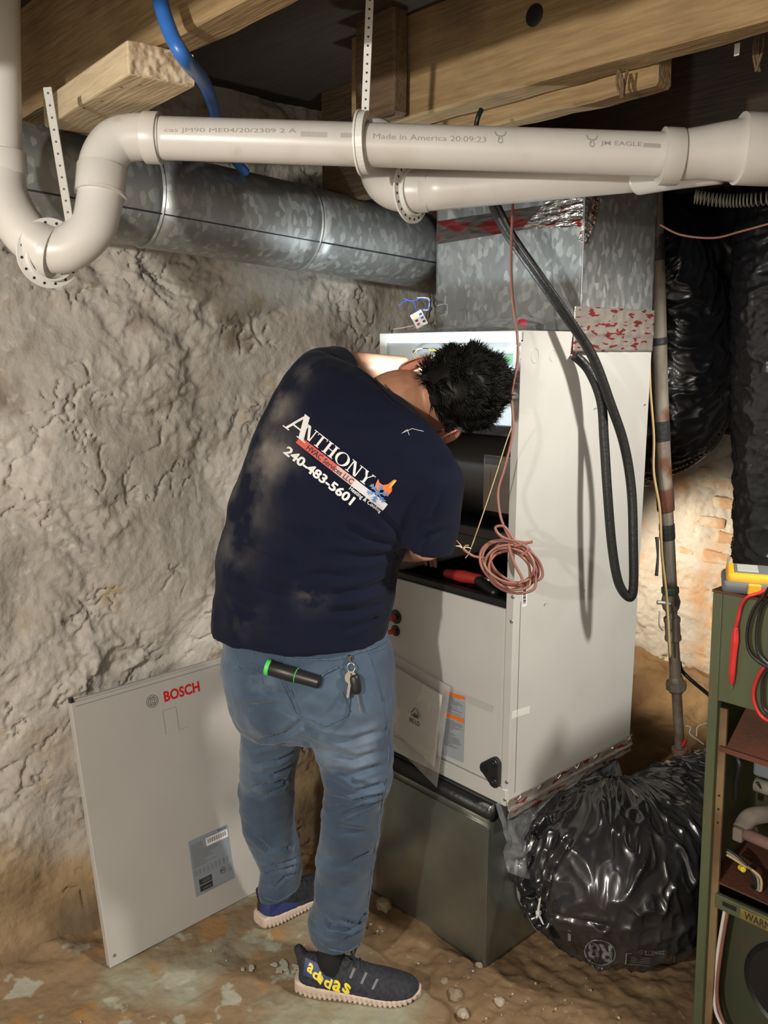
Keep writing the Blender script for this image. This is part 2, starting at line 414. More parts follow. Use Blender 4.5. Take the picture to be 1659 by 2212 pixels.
def wl(u, v):
    y = -1.75+u*3.55; z = -.05+v*2.5
    P = np.stack([np.zeros_like(y), y, z], 1); d = rubble(P)
    foot = np.clip((.42-z+.12*fbm(P*2.2+9, 2))/.42, 0, 1)
    x = -.955+d+.085*foot**1.2
    return np.stack([x, y, z], 1)
struct(grid('wall_left', wl, 640, 440, m_wall))
def wb(u, v):
    x = -1.2+u*3.4; z = -.05+v*2.5
    P = np.stack([x, np.zeros_like(x)+3, z], 1); y = 1.62-rubble(P, 4)
    return np.stack([x, y, z], 1)
wback = struct(grid('wall_back', wb, 420, 320, m_wall2))
wtree = bvh(wback)
for k, (px, py, w, h) in enumerate([(1540, 1045, 70, 26), (1562, 1088, 60, 24), (1530, 1130, 66, 26), (1568, 1165, 50, 26), (1545, 1205, 62, 26), (1575, 1240, 40, 24), (1520, 1020, 40, 20), (1478, 1192, 40, 18)]):
    c = onp(px, py, 1, 1.60); s = w/F*1.8; hh, _ = cast(wtree, px, py); yb = (hh.y if hh is not None else 1.6)-.006-.004*random.random(); bm = bmesh.new()
    bbox(bm, (c.x-s, yb, c.z-h/F*1.8), (c.x+s, 1.68, c.z+h/F*1.8), .012)
    for v in bm.verts: v.co += V((mn.noise(v.co*30), mn.noise(v.co*30+V((5, 5, 5))), mn.noise(v.co*30+V((9, 1, 4)))))*.006
    b = frombm('brick', bm, None, wback); b.data.materials.append(bpy.data.materials.get('brick_m') or M('brick_m', (.48, .30, .18), .9, c2=(.55, .47, .36), cscale=14, clo=.45, chi=.6, bump=.6, bscale=60, bdist=.004))
def bank(u, v):
    x = -1.0+u*2.9; P = np.stack([x*1.0, v*1.5, np.zeros_like(x)], 1); n = fbm(P*3, 4)
    t = v
    # profile: floor -> rough vertical kerb -> sloping dirt shelf up to the wall
    yy = np.interp(t, [0, .35, .5, 1], [1.08, 1.13, 1.2, 1.62]); zz = np.interp(t, [0, .32, .46, 1], [-.08, .17, .22, .36])
    P2 = np.stack([x, yy, zz], 1)
    return np.stack([x+.02*fbm(P2*6, 3), yy+.05*fbm(P2*4+3, 4)-.02, zz+.03*fbm(P2*7+8, 4)], 1)
struct(grid('trim_1', bank, 260, 120, m_bank))
def edge_y(x): return -.235-.10*np.clip(x, 0, 1)+.012*np.sin(x*19)+.008*np.sin(x*47)
def fl(u, v):
    x = -1.05+u*3.2; y = -3.65+v*5.45
    P = np.stack([x, y, np.zeros_like(x)], 1)
    ed = (-.235-.02*fbm(P*5, 3)) - np.clip(x-.02, 0, 9)*1.1
    s = np.clip((y-ed)/.03+.5, 0, 1)
    z = (1-s)*.004*fbm(P*3, 3)+(1-s)*.0025*np.clip(terr(fbm(P*9, 4), 2, .1)*2, -1, 1)+s*(-.028+.014*fbm(P*5+4, 5)+.007*fbm(P*22, 3))
    side = np.clip((-.72-x)/.15, 0, 1)*(1-s); z = z+side*(.02+.02*fbm(P*7+2, 3))
    fl.s = s
    return np.stack([x, y, z], 1)
floor = struct(grid('floor', fl, 520, 700, m_floor))
a = floor.data.attributes.new('dirt', 'FLOAT', 'POINT'); a.data.foreach_set('value', fl.s.astype(np.float32))
struct(box('ceiling', (-1.3, -3.7, 2.42), (2.3, 1.8, 2.46), m_darkwood))  # dark brown puts the shadowed void between the joists into the colour
struct(box('wall_right', (2.15, -3.7, -.1), (2.25, 1.8, 2.5), m_wall))
struct(box('wall_near', (-1.3, -3.7, -.1), (2.3, -3.6, 2.5), m_wall))
struct(box('wall_side', (-1.2, -3.7, -.1), (-1.02, -1.7, 2.5), m_wall))
# joists
def plank(name, lo, hi, mat, label=None, cat='beam', grp=None, rough=.004, seg=.05):
    lo = V(lo); hi = V(hi); bm = bmesh.new(); bbox(bm, lo, hi, .006, segs=1)
    L = (hi-lo); ax = max(range(3), key=lambda i: L[i]); n = int(L[ax]/seg)
    es = [e for e in bm.edges if abs((e.verts[0].co-e.verts[1].co)[ax]) > L[ax]*.8]
    bmesh.ops.subdivide_edges(bm, edges=es, cuts=n)
    for v in bm.verts:
        q = v.co*9; v.co += V((mn.noise(q), mn.noise(q+V((7, 3, 1))), mn.noise(q+V((2, 9, 5)))))*rough
    o = frombm(name, bm, mat)
    if label: tag(o, label, cat, grp)
    return o
jA = plank('joist', (-.40, -.20, 2.2), (2.1, -.125, 2.45), m_joist, 'long wooden ceiling joist with a dark knot, above the white pipe', grp='ceiling joists', rough=.006)
jB = plank('joist', (-.98, -.87, 2.2), (2.1, -.80, 2.45), m_joist, 'wooden ceiling joist at the upper left carrying the pale lumber block', grp='ceiling joists', rough=.006)
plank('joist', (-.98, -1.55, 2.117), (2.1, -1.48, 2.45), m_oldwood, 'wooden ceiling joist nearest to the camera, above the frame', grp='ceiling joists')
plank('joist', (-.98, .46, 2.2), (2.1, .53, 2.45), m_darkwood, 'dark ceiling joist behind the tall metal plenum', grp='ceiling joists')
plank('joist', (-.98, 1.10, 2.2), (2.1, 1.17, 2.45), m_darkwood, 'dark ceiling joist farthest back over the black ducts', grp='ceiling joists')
# knots on joist A
for p in ((1155, 33, .021), (755, 148, .0)):
    if p[2]:
        c = onp(p[0], p[1], 1, -.2); lathe('knot', [(.001, .006), (p[2]*.6, .0075), (p[2], .004), (p[2]*1.1, -.004)], c+V((0, .002, 0)), (0, -1, 0), m_black, jA, 18)
plank('sister_board', (-.2, -.118, 2.165), (.40, -.06, 2.26), m_joist, 'short brown board nailed under the back of the lit joist', rough=.008)
c = onp(808, 255, 1, -.26)
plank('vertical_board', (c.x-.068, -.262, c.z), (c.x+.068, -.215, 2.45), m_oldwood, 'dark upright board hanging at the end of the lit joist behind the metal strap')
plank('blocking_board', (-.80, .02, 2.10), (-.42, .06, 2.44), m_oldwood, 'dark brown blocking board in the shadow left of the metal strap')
lb = onp(75, 272, 2, 2.142); p2 = onp(275, 163, 2, 2.142); p3 = onp(415, 180, 2, 2.142)
bm = bmesh.new(); bbox(bm, (-.60, -.925, 2.142), (-.135, -.80, 2.198), .004)
blk = frombm('lumber_block', bm, m_lumber); tag(blk, 'pale new lumber block screwed under the upper left joist', 'lumber')
Mz = Matrix.Translation(V((-.135, -.86, 0))) @ Matrix.Rotation(math.radians(-4), 4, 'Z') @ Matrix.Translation(V((.135, .86, 0)))
blk.data.transform(Mz)
def eg(u, v):
    y = -.923+u*.121; z = 2.144+v*.052
    P = np.stack([np.zeros_like(y), y, z], 1); return np.stack([-.133+.003*fbm(P*70, 3), y, z-.003*np.abs(perlin(P*np.array([1, 160, 1])))*(v < .1)], 1)
e = grid('sawn_end', eg, 50, 24, m_endgrain, blk); e.data.transform(Mz)
for px, py in ((262, 188), (302, 183), (220, 218), (182, 233), (378, 30)):
    c = onp(px, py, 2, 2.142)
    if py > 100: lathe('nail_hole', [(.0005, .0012), (.0022, .001), (.0025, -.001)], c, (0, 0, -1), m_rust, blk, 8)
# hanging cobweb scraps
for k, (px, py, L) in enumerate(((1345, 150, 62), (1638, 60, 95))):
    v = []; f = []
    for j in range(4):
        a0 = at(px+random.uniform(-10, 12), py, 1.62); b0 = at(px+random.uniform(-6, 6), py+L, 1.62)
        tubegeo(resample([a0, (a0+b0)/2+V((random.uniform(-.008, .008), 0, 0)), b0], 5), .0028, 5, True, v, f)
    tag(mk('cobweb_scrap', v, f, m_oldwood, None, True), ['dusty cobweb scrap hanging below the middle of the lit joist', 'dusty cobweb scrap hanging in the upper right corner'][k], 'cobweb', 'cobweb scraps')
bs = box('strap_end', at(1592, 96, 1.6)-V((.004, .002, .02)), at(1592, 118, 1.6)+V((.004, .002, .02)), m_hanger, None, .003); tag(bs, 'small pale metal strap end hanging at the upper right', 'strap')
# ------------------------------------------------------------------ PVC drain pipes
PD = 1.68
def pxpts(l, t=None): return [at(p[0], p[1], p[2] if len(p) > 2 else t) for p in l]
R_ = .0405
drain = thing('drain_pipe', 'white plastic drain piping with a deep trap at the left and a wye at right', 'pipe')
rise = tube('riser', pxpts([(-6, -60, 1.62), (-4, 120, 1.64), (0, 338, 1.66)]), R_, m_pvc, drain, 32)
# trap
trap = pxpts([(0, 335, 1.66), (8, 420, 1.66), (52, 500, 1.66), (112, 548, 1.665)])
tube('trap_bend', trap, R_*1.10, m_pvc, drain, 32, 12)
tube('trap_bend', pxpts([(104, 541, 1.665), (150, 535, 1.67), (196, 495, 1.675), (214, 440, 1.68), (218, 395, 1.68)]), R_*1.08, m_pvc, drain, 32, 12)
elb = tube('elbow', pxpts([(218, 400, 1.68), (222, 350, 1.685), (250, 308, 1.69), (298, 296, 1.695), (345, 298, 1.70)]), R_*1.08, m_pvc, drain, 32, 12)
pa, pb = at(335, 298, 1.70), at(1445, 334, 1.66)
run = tube('pipe_run', [pa, pb], R_, m_pvc, drain, 48, 40)
def hub(px, py, t, d, L, r, nm='coupling', par=None):
    c = at(px, py, t); d = V(d).normalized()
    return lathe(nm, [(r*.9, -L/2), (r, -L/2+.0005), (r, L/2-.001), (r*.99, L/2), (r*.9, L/2)], c, d, m_pvc, par or drain, 36)
rd = (pb-pa).normalized()
hub(331, 298, 1.70, rd, .030, R_*1.2)
hub(1, 352, 1.66, (0, 0, 1), .042, R_*1.18)
hub(218, 392, 1.68, (at(222, 350, 1.685)-at(214, 440, 1.68)), .052, R_*1.18)
hub(218, 420, 1.68, (at(222, 350, 1.685)-at(214, 440, 1.68)), .006, R_*1.22)
hub(108, 545, 1.665, at(130, 541, 1.667)-at(84, 528, 1.665), .016, R_*1.22)
# wye fitting at the right
hub(1448, 338, 1.66, rd, .036, R_*1.30)
wye = tube('wye_fitting', [at(1455, 338, 1.66), at(1520, 330, 1.655), at(1600, 325, 1.65), at(1700, 322, 1.64)], [R_*1.1, R_*1.2, R_*1.42, R_*1.5], m_pvc, drain, 40, 10)
hub(1650, 323, 1.645, rd, .095, R_*1.62)
tube('wye_branch', [at(1380, 372, 1.80), at(1460, 358, 1.74), at(1560, 345, 1.69)], R_*1.12, m_pvc, drain, 32)
# second pipe
br = drain
b0, b1 = at(905, 413, 1.86), at(1400, 366, 1.80)
tube('branch_run', [b0, b1], R_*1.06, m_pvc, br, 36, 10)
tube('elbow', [at(925, 411, 1.86), at(875, 412, 1.87), at(835, 396, 1.90), at(815, 350, 1.94), at(812, 290, 1.98)], R_*1.12, m_pvc, br, 32, 10)
# hangers : perforated bands
def band(nm, c, ax, r, w, th, label, holes=14, a0=0, a1=360, tail=None, mat=None, grp='hangers holding the white pipes'):
    mat = mat or m_hanger; T = V(ax).normalized(); A, B = frame(T, V((0, 0, 1))); v = []; f = []; n = 40
    root = thing(nm, label, 'pipe hanger', grp)
    pr = [(r, -w/2), (r+th, -w/2), (r+th, w/2), (r, w/2)]
    for i in range(n+1):
        a = math.radians(a0+(a1-a0)*i/n); d = A*math.cos(a)+B*math.sin(a)
        for (q, h) in pr: v.append(c+d*q+T*h)
    for i in range(n):
        for k in range(4): f.append((i*4+k, i*4+(k+1) % 4, i*4+4+(k+1) % 4, i*4+4+k))
    mk('ring', v, f, mat, root)
    # flange disc with slots
    v = []; f = []
    for i in range(n+1):
        a = math.radians(a0+(a1-a0)*i/n); d = A*math.cos(a)+B*math.sin(a)
        for (q, h) in [(r+th*.5, -w/2-.002), (r+.019, -w/2-.002), (r+.019, -w/2+.002), (r+th*.5, -w/2+.002)]: v.append(c+d*q+T*h)
    for i in range(n):
        for k in range(4): f.append((i*4+k, i*4+(k+1) % 4, i*4+4+(k+1) % 4, i*4+4+k))
    mk('flange', v, f, mat, root)
    for i in range(holes):
        a = math.radians(a0+(a1-a0)*(i+.5)/holes); d = A*math.cos(a)+B*math.sin(a)
        for s in (1, -1):
            lathe('slot', [(.0005, .0028), (.0030, .0026), (.0032, -.001)], c+d*(r+.0105)+T*(-w/2), T*s, m_dark, root, 6)
    return root
def strap(nm, p0, p1, w, label, wdir, holes=9, par=None, twist=None, mat=None):
    L = (p1-p0).length; T = (p1-p0)/L; Wd = V(wdir); Wd = (Wd-T*Wd.dot(T)).normalized(); Nn = T.cross(Wd)
    Mx = Matrix((Wd, Nn, T)).transposed().to_4x4(); Mx.translation = p0
    bm = bmesh.new(); bbox(bm, (-w/2, -.0012, 0), (w/2, .0012, L), .0008, Mx, 1)
    o = frombm(nm, bm, mat or m_hanger, par)
    for i in range(holes):
        c = p0+T*(L*(i+.5)/holes)
        for s in (1, -1):
            h = lathe('slot', [(.0004, .0006), (.0022, .0004), (.0024, -.0002)], c+Nn*s*.0013, Nn*s, m_dark, o if not par else par, 6)
    if label: tag(o, label, 'strap')
    return o
h1 = band('pipe_hanger', at(111, 548, 1.665), RT*.72-FW*.62-UP*.30, R_*1.16, .012, .004, 'white perforated pipe hanger cupping the bottom of the trap', 16)
strap('hanger_strap', at(157, 520, 1.655), at(102, 188, 1.58), .016, None, RT, 13, h1, mat=m_shadestrap)
h2c = at(788, 309, 1.683)
band('pipe_hanger', h2c, rd-FW*.18, R_*1.03, .016, .016, 'white ring hanger around the middle of the main drain pipe', 0)
strap('metal_strap', at(788, 262, 1.68), at(800, -30, 1.62), .015, 'perforated metal strap hanging from the ceiling down to the ring hanger', RT, 15, None, mat=m_hanger)
band('pipe_hanger', at(893, 415, 1.862), RT*.80-FW*.58-UP*.1, R_*1.12, .012, .004, 'white perforated ring hanger on the elbow of the second pipe', 20)
tree_run = bvh(run); 
def ptext(s, x0, y0, x1, y1, h, bold=0, name='pipe_print'):
    n = math.hypot(x1-x0, y1-y0); ux, uy = (y1-y0)/n, -(x1-x0)/n
    q = [(x0, y0), (x1, y1), (x1+ux*h, y1+uy*h), (x0+ux*h, y0+uy*h)]
    decal(name, textgeo(s, bold), q, tree_run, m_pprint, run, .0006, 1)
ptext('Made in America 20:09:23', 806, 300, 1050, 308, 12)
ptext('cas JM90 ME04/20/2309 2 A', 355, 288, 640, 290, 12)
ptext('JM EAGLE', 1297, 316, 1386, 319, 12, .01)
decal('pipe_print', rects([(i/22, 0, i/22+.02, 1) for i in range(22)]), [(650, 295), (708, 297), (708, 286), (650, 284)], tree_run, m_pprint, run, .0006, 0)
decal('pipe_print', rects([(i/16, 0, i/16+.03, 1) for i in range(16)]), [(736, 297), (776, 298), (776, 288), (736, 287)], tree_run, m_pprint, run, .0006, 0)
decal('pipe_print', rects([(i/16, .2*(i % 2), i/16+.04, 1) for i in range(16)]), [(1390, 319), (1428, 321), (1428, 311), (1390, 309)], tree_run, m_pprint, run, .0006, 0)
for cx, cy in ((1081, 297), (1279, 305)):   # small horned emblem
    v = []; f = []
    def stroke(a, b, w=1.2):
        n = math.hypot(b[0]-a[0], b[1]-a[1]); ox, oy = -(b[1]-a[1])/n*w, (b[0]-a[0])/n*w; k = len(v)
        v.extend([(a[0]-ox, a[1]-oy), (b[0]-ox, b[1]-oy), (b[0]+ox, b[1]+oy), (a[0]+ox, a[1]+oy)]); f.append((k, k+1, k+2, k+3))
    for a, b in (((0, 20), (3, 14)), ((3, 14), (9, 12)), ((9, 12), (7, 3)), ((7, 3), (12, 0)), ((12, 0), (17, 3)), ((17, 3), (15, 12)), ((15, 12), (21, 14)), ((21, 14), (24, 20)), ((9, 12), (15, 12)), ((9, 7), (12, 9))): stroke(a, b)
    g = (np.array(v)/np.array([24, 20.]), f); decal('pipe_print', g, [(cx-12, cy+12), (cx+12, cy+13), (cx+12, cy-12), (cx-12, cy-13)], tree_run, m_pprint, run, .0006, 0)
# ------------------------------------------------------------------ round duct on the wall
dt = thing('round_duct', 'long round galvanised duct along the stone wall under the pipes', 'duct')
da, db = onp(-60, 360, 0, -.74), onp(903, 541, 0, -.70)
Rr = .116
def rd_t(a, b): return [da.lerp(db, a+(b-a)*k/10) for k in range(11)]
for k, (a_, b_) in enumerate(((0, .30), (.30, .652), (.652, 1.0))):
    pts = rd_t(a_, b_+.004 if k < 2 else b_)
    v, f = tubegeo(pts, Rr+.0015*(k % 2), 56, False); s = mk('duct_section', v, f, m_galv, dt, True)
    so = s.modifiers.new('s', 'SOLIDIFY'); so.thickness = .0015
T = (db-da).normalized(); A, B = frame(T)
for a_ in (.652, .30):
    c = da.lerp(db, a_); v = []; f = []
    lathe('crimp_bead', [(Rr-.001, -.006), (Rr+.003, -.002), (Rr+.0045, 0), (Rr+.003, .002), (Rr-.001, .006)], c, T, m_galv, dt, 56)
# long lock seam
sd = (CAM-db); sd = (sd-T*sd.dot(T)).normalized(); sd2 = (Matrix.Rotation(math.radians(-13), 3, T) @ sd)
if sd2.z > sd.z: sd2 = (Matrix.Rotation(math.radians(13), 3, T) @ sd)
v, f = tubegeo([da.lerp(db, float(t))+sd2*(Rr+.0005) for t in np.linspace(0, 1, 20)], .0022, 6); mk('lock_seam', v, f, m_dark, dt, True)
lathe('end_cap', [(.001, 0), (Rr*.985, 0), (Rr*.99, -.01), (Rr*.985, -.012)], db-T*.004, T, m_galv, dt, 48)
for px, py in ((1070-200, 500), (588, 410)):
    pass
# ------------------------------------------------------------------ air handler cabinet
ZB, ZT = .4657, 1.7157; WX, DY = .512, .592; ZW = .4657+.5458
ah = thing('air_handler', 'tall light grey air handler cabinet standing open on the metal plenum box', 'air handler')
side = box('side_panel', (-.012, 0, ZB), (0, DY, ZT), m_white, ah, .002)
box('side_panel', (-WX, 0, ZB), (-WX+.012, DY, ZT), m_white, ah, .002)
box('back_panel', (-WX+.012, DY-.012, ZB), (-.012, DY, ZT), m_white, ah, .001)
box('top_panel', (-WX, -.002, ZT-.002), (0, DY, ZT+.002), m_white, ah, .001)
box('top_lip', (-WX, -.004, ZT-.026), (0, .006, ZT+.001), m_white, ah, .002)
box('corner_post', (-.024, -.003, ZB), (0, .003, ZT-.02), m_white, ah, .001)
box('corner_post', (-WX, -.003, ZB), (-WX+.024, .003, ZT-.02), m_white, ah, .001)
fp = box('front_panel', (-WX+.004, -.006, ZB+.05), (-.0245, .004, ZW), m_white, ah, .003)
box('base_rail', (-WX, -.010, ZB), (-.002, .004, ZB+.048), m_white, ah, .003)
box('bottom_panel', (-WX+.012, .003, ZB), (-.012, DY-.012, ZB+.006), m_galv2, ah, .001)
box('coil_gasket', (-WX+.012, .004, ZW-.002), (-.025, .03, ZW+.018), m_rubber, ah, .003)
# coil slabs below
m_coil = M('coil_fins', (.02, .02, .022), .45, .6, bump=.8, bscale=40, bdist=.004, stretch=(1, 1, 14))
cl = box('evaporator_coil', (-WX+.05, .06, ZB+.02), (-.06, .48, ZW-.02), m_coil, ah, .004)
bm = bmesh.new(); bbox(bm, (-WX+.03, .05, ZW-.03), (-.04, .54, ZW-.012), .002); frombm('coil_top_plate', bm, m_dark, ah)
for k in range(9): box('coil_fin_row', (-WX+.05+k*.05, .045, ZW-.012), (-WX+.054+k*.05, .50, ZW+.012), m_coil, ah, .0005)
# divider shelf + blower
m_shelf = M('interior_grey', (.10, .105, .11), .5, .5)
box('blower_deck', (-WX+.012, .035, 1.168), (-.012, DY-.012, 1.174), m_shelf, ah, .001)
bl = thing('x', '', ''); bpy.data.objects.remove(bl)
def blower(u, v):
    a = u*2*np.pi; w = (v-.5)
    r = .128+.035*(a/(2*np.pi))
    return np.stack([-.25+w*.30, .27+r*np.cos(a), 1.318+r*np.sin(a)*.86], 1)
m_blower = M('blower_galvanised', (.2, .2, .2), .5, .6)
bh = grid('blower_housing', blower, 64, 10, m_blower, ah, thick=.002)
for x in (-.40, -.10):
    v = [(x, .27, 1.318)]; f = []
    for i in range(49):
        a = i/48*2*math.pi; r = .128+.035*i/48; v.append((x, .27+r*math.cos(a), 1.318+r*math.sin(a)*.86))
    f = [(0, i, i+1) for i in range(1, 49)]; mk('blower_side', v, f, m_blower, ah)
# blower label
tb = bvh(bh)
lg = box('wiring_label', (-.205, .085, 1.235), (-.085, .089, 1.39), M('label_grey', (.40, .39, .36), .6), ah, .001, Matrix.Translation(V((0, .02, 0))))
tl = bvh(lg)
rs = [(.05, .90, .5, .985)]
g = rects([(.06+random.random()*.2, y, .55+random.random()*.38, y+.012) for y in np.linspace(.06, .82, 24)]+[(.1*i, .1+.2*(i % 3), .1*i+.012, .5+.1*(i % 4)) for i in range(1, 9)])
decal('label_print', g, [tuple(x) for x in ((1002, 1135), (1078, 1128), (1083, 985), (1008, 985))], tl, m_grayprint, lg, .0006, 0)
bc = box('barcode_patch', (-.20, .0835, 1.365), (-.145, .0845, 1.385), m_grayprint, ah, 0, Matrix.Translation(V((0, .02, 0))))
box('blower_bracket', (-WX+.03, .03, 1.176), (-.03, .05, 1.20), m_shelf, ah, .002)
m_el = M('bright_galv', (.62, .64, .65), .34, .6, c2=(.7, .72, .73), cscale=30, kind='voronoi')
box('electrical_tray', (-WX+.012, .03, 1.470), (-.0125, .20, 1.476), m_el, ah, .001)
box('tray_back', (-WX+.012, .20, 1.47), (-.0125, .204, ZT-.003), m_el, ah, .001)
box('tray_lip', (-WX+.025, .018, 1.455), (-.026, .03, 1.482), m_shelf, ah, .002)
m_board = M('circuit_board', (.10, .22, .12), .5)
box('control_board', (-.30, .188, 1.52), (-.16, .199, 1.66), m_board, ah, .001)
for k in range(10):
    x = -.29+.028*(k % 5); z = 1.54+.06*(k//5); box('relay', (x, .165, z), (x+.018, .189, z+.03), [m_white, m_dark, m_blue][k % 3], ah, .002)
for k in range(6): lathe('terminal_stud', [(.001, .014), (.011, .013), (.012, .002), (.013, 0)], (-.14+.034*(k % 3), .196, 1.60+.05*(k//3)), (0, -1, 0), [m_white, m_yellow][k == 0], ah, 12)
cols = [(.8, .8, .78), (.75, .05, .05), (.05, .15, .7), (.8, .6, .05), (.05, .05, .05), (.85, .85, .85)]
wm = [M('wire_colour', c, .4) for c in cols]
for k in range(26):
    if k < 12:
        c = V((-.425, .10, 1.645)); a = k*.5; pts = [c+V((.05*math.cos(a+j*.75), .02*math.sin(j*1.7+k), .03*math.sin(a+j*.75))) for j in range(7)]; mt = wm[[5, 3, 5, 4, 0][k % 5]]
    else:
        x = -.12+.08*random.random(); pts = [V((x, .19, 1.67-.02*random.random())), V((x+random.uniform(-.04, .06), .11, 1.6)), V((-.06+random.uniform(-.05, .03), .08, 1.55)), V((-.05+random.uniform(-.06, .02), .12, 1.50)), V((-.1, .18, 1.49))]; mt = wm[[1, 2, 0, 5, 2, 4][k % 6]]
    tube('wire', pts, .0021, mt, ah, 6, 6)
# front panel fittings
tf = bvh(fp); ts = bvh(side)
for z, r in ((.855, .024), (.832, .018)):
    pass
for (px, py, r) in ((856, 1332, .0215), (855, 1362, .017)):
    c = onp(px, py, 1, -.006); g_ = lathe('pipe_grommet', [(.001, .004), (r*.6, .006), (r, .003), (r, 0)], c, (0, -1, 0), m_rubber, ah, 24)
    q = lathe('pipe_stub', [(r*.33, 0), (r*.33, .012), (r*.42, .012), (r*.42, .026), (r*.2, .027)], c, (0, -1, 0), M('stub_cap', (.5, .05, .02), .4), ah, 16)
kn = bmesh.new(); c = onp(1066, 1664, 1, -.006)
pts = []
for k in range(3):
    a = math.radians([65, 180, 295][k]); pts.append((c.x+.024*math.cos(a), c.z+.030*math.sin(a)))
import itertools
from mathutils.geometry import convex_hull_2d
cl_ = [V((p[0]+.0165*math.cos(t_), p[1]+.0165*math.sin(t_))) for p in pts for t_ in np.linspace(0, 2*math.pi, 24)]
hull = [(cl_[i].x, cl_[i].y) for i in convex_hull_2d(cl_)]
n = len(hull); v = [(x, -.006, z) for x, z in hull]+[(x, -.016, z) for x, z in hull]+[(c.x+(x-c.x)*.85, -.018, c.z+(z-c.z)*.85) for x, z in hull]
f = [(i, (i+1) % n, n+(i+1) % n, n+i) for i in range(n)]+[(n+i, n+(i+1) % n, 2*n+(i+1) % n, 2*n+i) for i in range(n)]+[tuple(range(2*n, 3*n))]
dp_ = mk('drain_port', v, f, m_black, ah)
for p in pts: lathe('drain_plug', [(.001, .007), (.005, .007), (.006, .003), (.012, .003), (.013, 0)], (p[0], -.0185, p[1]), (0, -1, 0), m_rubber, dp_, 18)
# stickers on the front panel
m_sticker = M('sticker_grey', (.33, .36, .40), .6); m_orange = M('sticker_orange', (.80, .17, .03), .5)
st = decal('warning_sticker', rects([(0, 0, 1, 1)]), [(955, 1628), (1001, 1648), (1006, 1504), (960, 1490)], tf, m_sticker, ah, .0008, 2)
tst = bvh(st)
def sq(u0, v0, u1, v1): 
    q = [np.array(p, float) for p in ((955, 1628), (1001, 1648), (1006, 1504), (960, 1490))]
    g = lambda x, y: (q[0]*(1-x)+q[1]*x)*(1-y)+(q[3]*(1-x)+q[2]*x)*y
    return [g(u0, v0), g(u1, v0), g(u1, v1), g(u0, v1)]
for v0, v1 in ((.94, .995), (.60, .66)): decal('orange_band', rects([(0, 0, 1, 1)]), sq(.01, v0, .99, v1), tf, m_orange, st, .0018, 0)
decal('sticker_print', rects([(.06, y, .3+.6*random.random(), y+.008) for y in list(np.linspace(.68, .93, 16))+list(np.linspace(.16, .56, 24))]), sq(0, 0, 1, 1), tst, m_grayprint, st, .0006, 0)
decal('clear_tape', rects([(0, 0, 1, 1)]), [(958, 1498), (1098, 1553), (1098, 1538), (975, 1488)], tf, M('tape_film', (.46, .46, .45), .3), ah, .0009, 2)
decal('white_tape', rects([(0, 0, 1, 1)]), [(1104, 1553), (1143, 1541), (1145, 1524), (1106, 1536)], ts, M('tape_white', (.74, .74, .72), .4), ah, .0009, 1)
sb = decal('barcode_sticker', rects([(0, 0, 1, 1)]), [(1127, 1312), (1138, 1309), (1139, 1262), (1128, 1264)], ts, m_whiteprint, ah, .0007, 1)
decal('barcode', rects([(.1, .12+i*.055, .8, .12+i*.055+.02+.015*(i % 3)) for i in range(14)]), [(1129, 1310), (1137, 1308), (1138, 1264), (1129, 1266)], bvh(sb), m_dark, sb, .0006, 0)
# knock-outs, screws
for px, py, r in ((1155, 768, .0155), (1193, 768, .0125)):
    c = onp(px, py, 0, 0); v, f = tubegeo([c+V((.0004, r*math.cos(a), r*math.sin(a)*1.15)) for a in np.linspace(0, 2*math.pi, 37)], .0008, 5); mk('knock_out', v, f, m_white, ah, True)
m_screw = M('screw_zinc', (.5, .48, .45), .35, .9)
for px, py in ((1284, 882), (1391, 874), (1260, 1275), (1176, 1304)):
    c = onp(px, py, 0, 0); lathe('screw', [(.0008, .007), (.002, .005), (.0022, 0)], c, (1, 0, 0), m_screw, ah, 8)
for px, py in ((1104, 1343), (1094, 1690), (1090, 1728), (1107, 1290), (1117, 745)):
    c = onp(px, py, 1, -.010 if py > 1700 else -.006); lathe('screw', [(.001, .004), (.0045, .003), (.005, 0)], c+V((0, .002, 0)), (0, -1, 0), m_screw, ah, 10)
box('panel_seam', (.0002, .024, ZB+.03), (.0009, .0255, ZW+.02), m_grayprint, ah, 0)
# foil tape skirt round the bottom (right side) with folds
def skirt(u, v):
    y = u*(DY+.012)-.008; z = ZB-.038+v*.058; P = np.stack([y*0, y, z], 1)
    x = .004+.003*fbm(P*22, 3)+.006*np.exp(-((v-.45)/.08)**2)
    return np.stack([x, y, z], 1)
sk = grid('foil_tape_skirt', skirt, 120, 14, m_tape, ah, thick=.001)
for k in range(7):
    y = .03+k*.09; tube('foil_crease', [V((.006, y, ZB+.008)), V((.010, y+.006, ZB+.016)), V((.007, y+.012, ZB+.02))], .002, m_foil, ah, 5, 4)
# ------------------------------------------------------------------ supply plenum on top
PY0 = .235; PX0 = onp(943, 560, 1, PY0).x
pl = thing('supply_plenum', 'galvanised sheet metal plenum box on top of the air handler with foil tape', 'duct')
def sheet(u, v, f): return f(u, v)
def pf(u, v):
    x = PX0+u*(0-PX0); z = ZT+.003+v*.44; P = np.stack([x, x*0, z], 1); return np.stack([x, PY0+.004*fbm(P*4, 2)*np.minimum(1, 8*np.minimum(u, 1-u)), z], 1)
pfo = grid('front_sheet', pf, 60, 60, m_galv, pl, thick=.0015)
def ps(u, v):
    y = PY0+u*(.58-PY0); z = ZT+.003+v*.44; P = np.stack([y*0+2, y, z], 1); return np.stack([.0+.003*fbm(P*4, 2)*np.minimum(1, 8*np.minimum(u, 1-u)), y, z], 1)
pso = grid('side_sheet', ps, 40, 60, m_galv, pl, thick=.0015)
box('side_sheet', (PX0, PY0+.002, ZT+.003), (PX0+.002, .58, ZT+.443), m_galv, pl, 0)
box('back_sheet', (PX0, .578, ZT+.003), (0, .58, ZT+.443), m_galv, pl, 0)
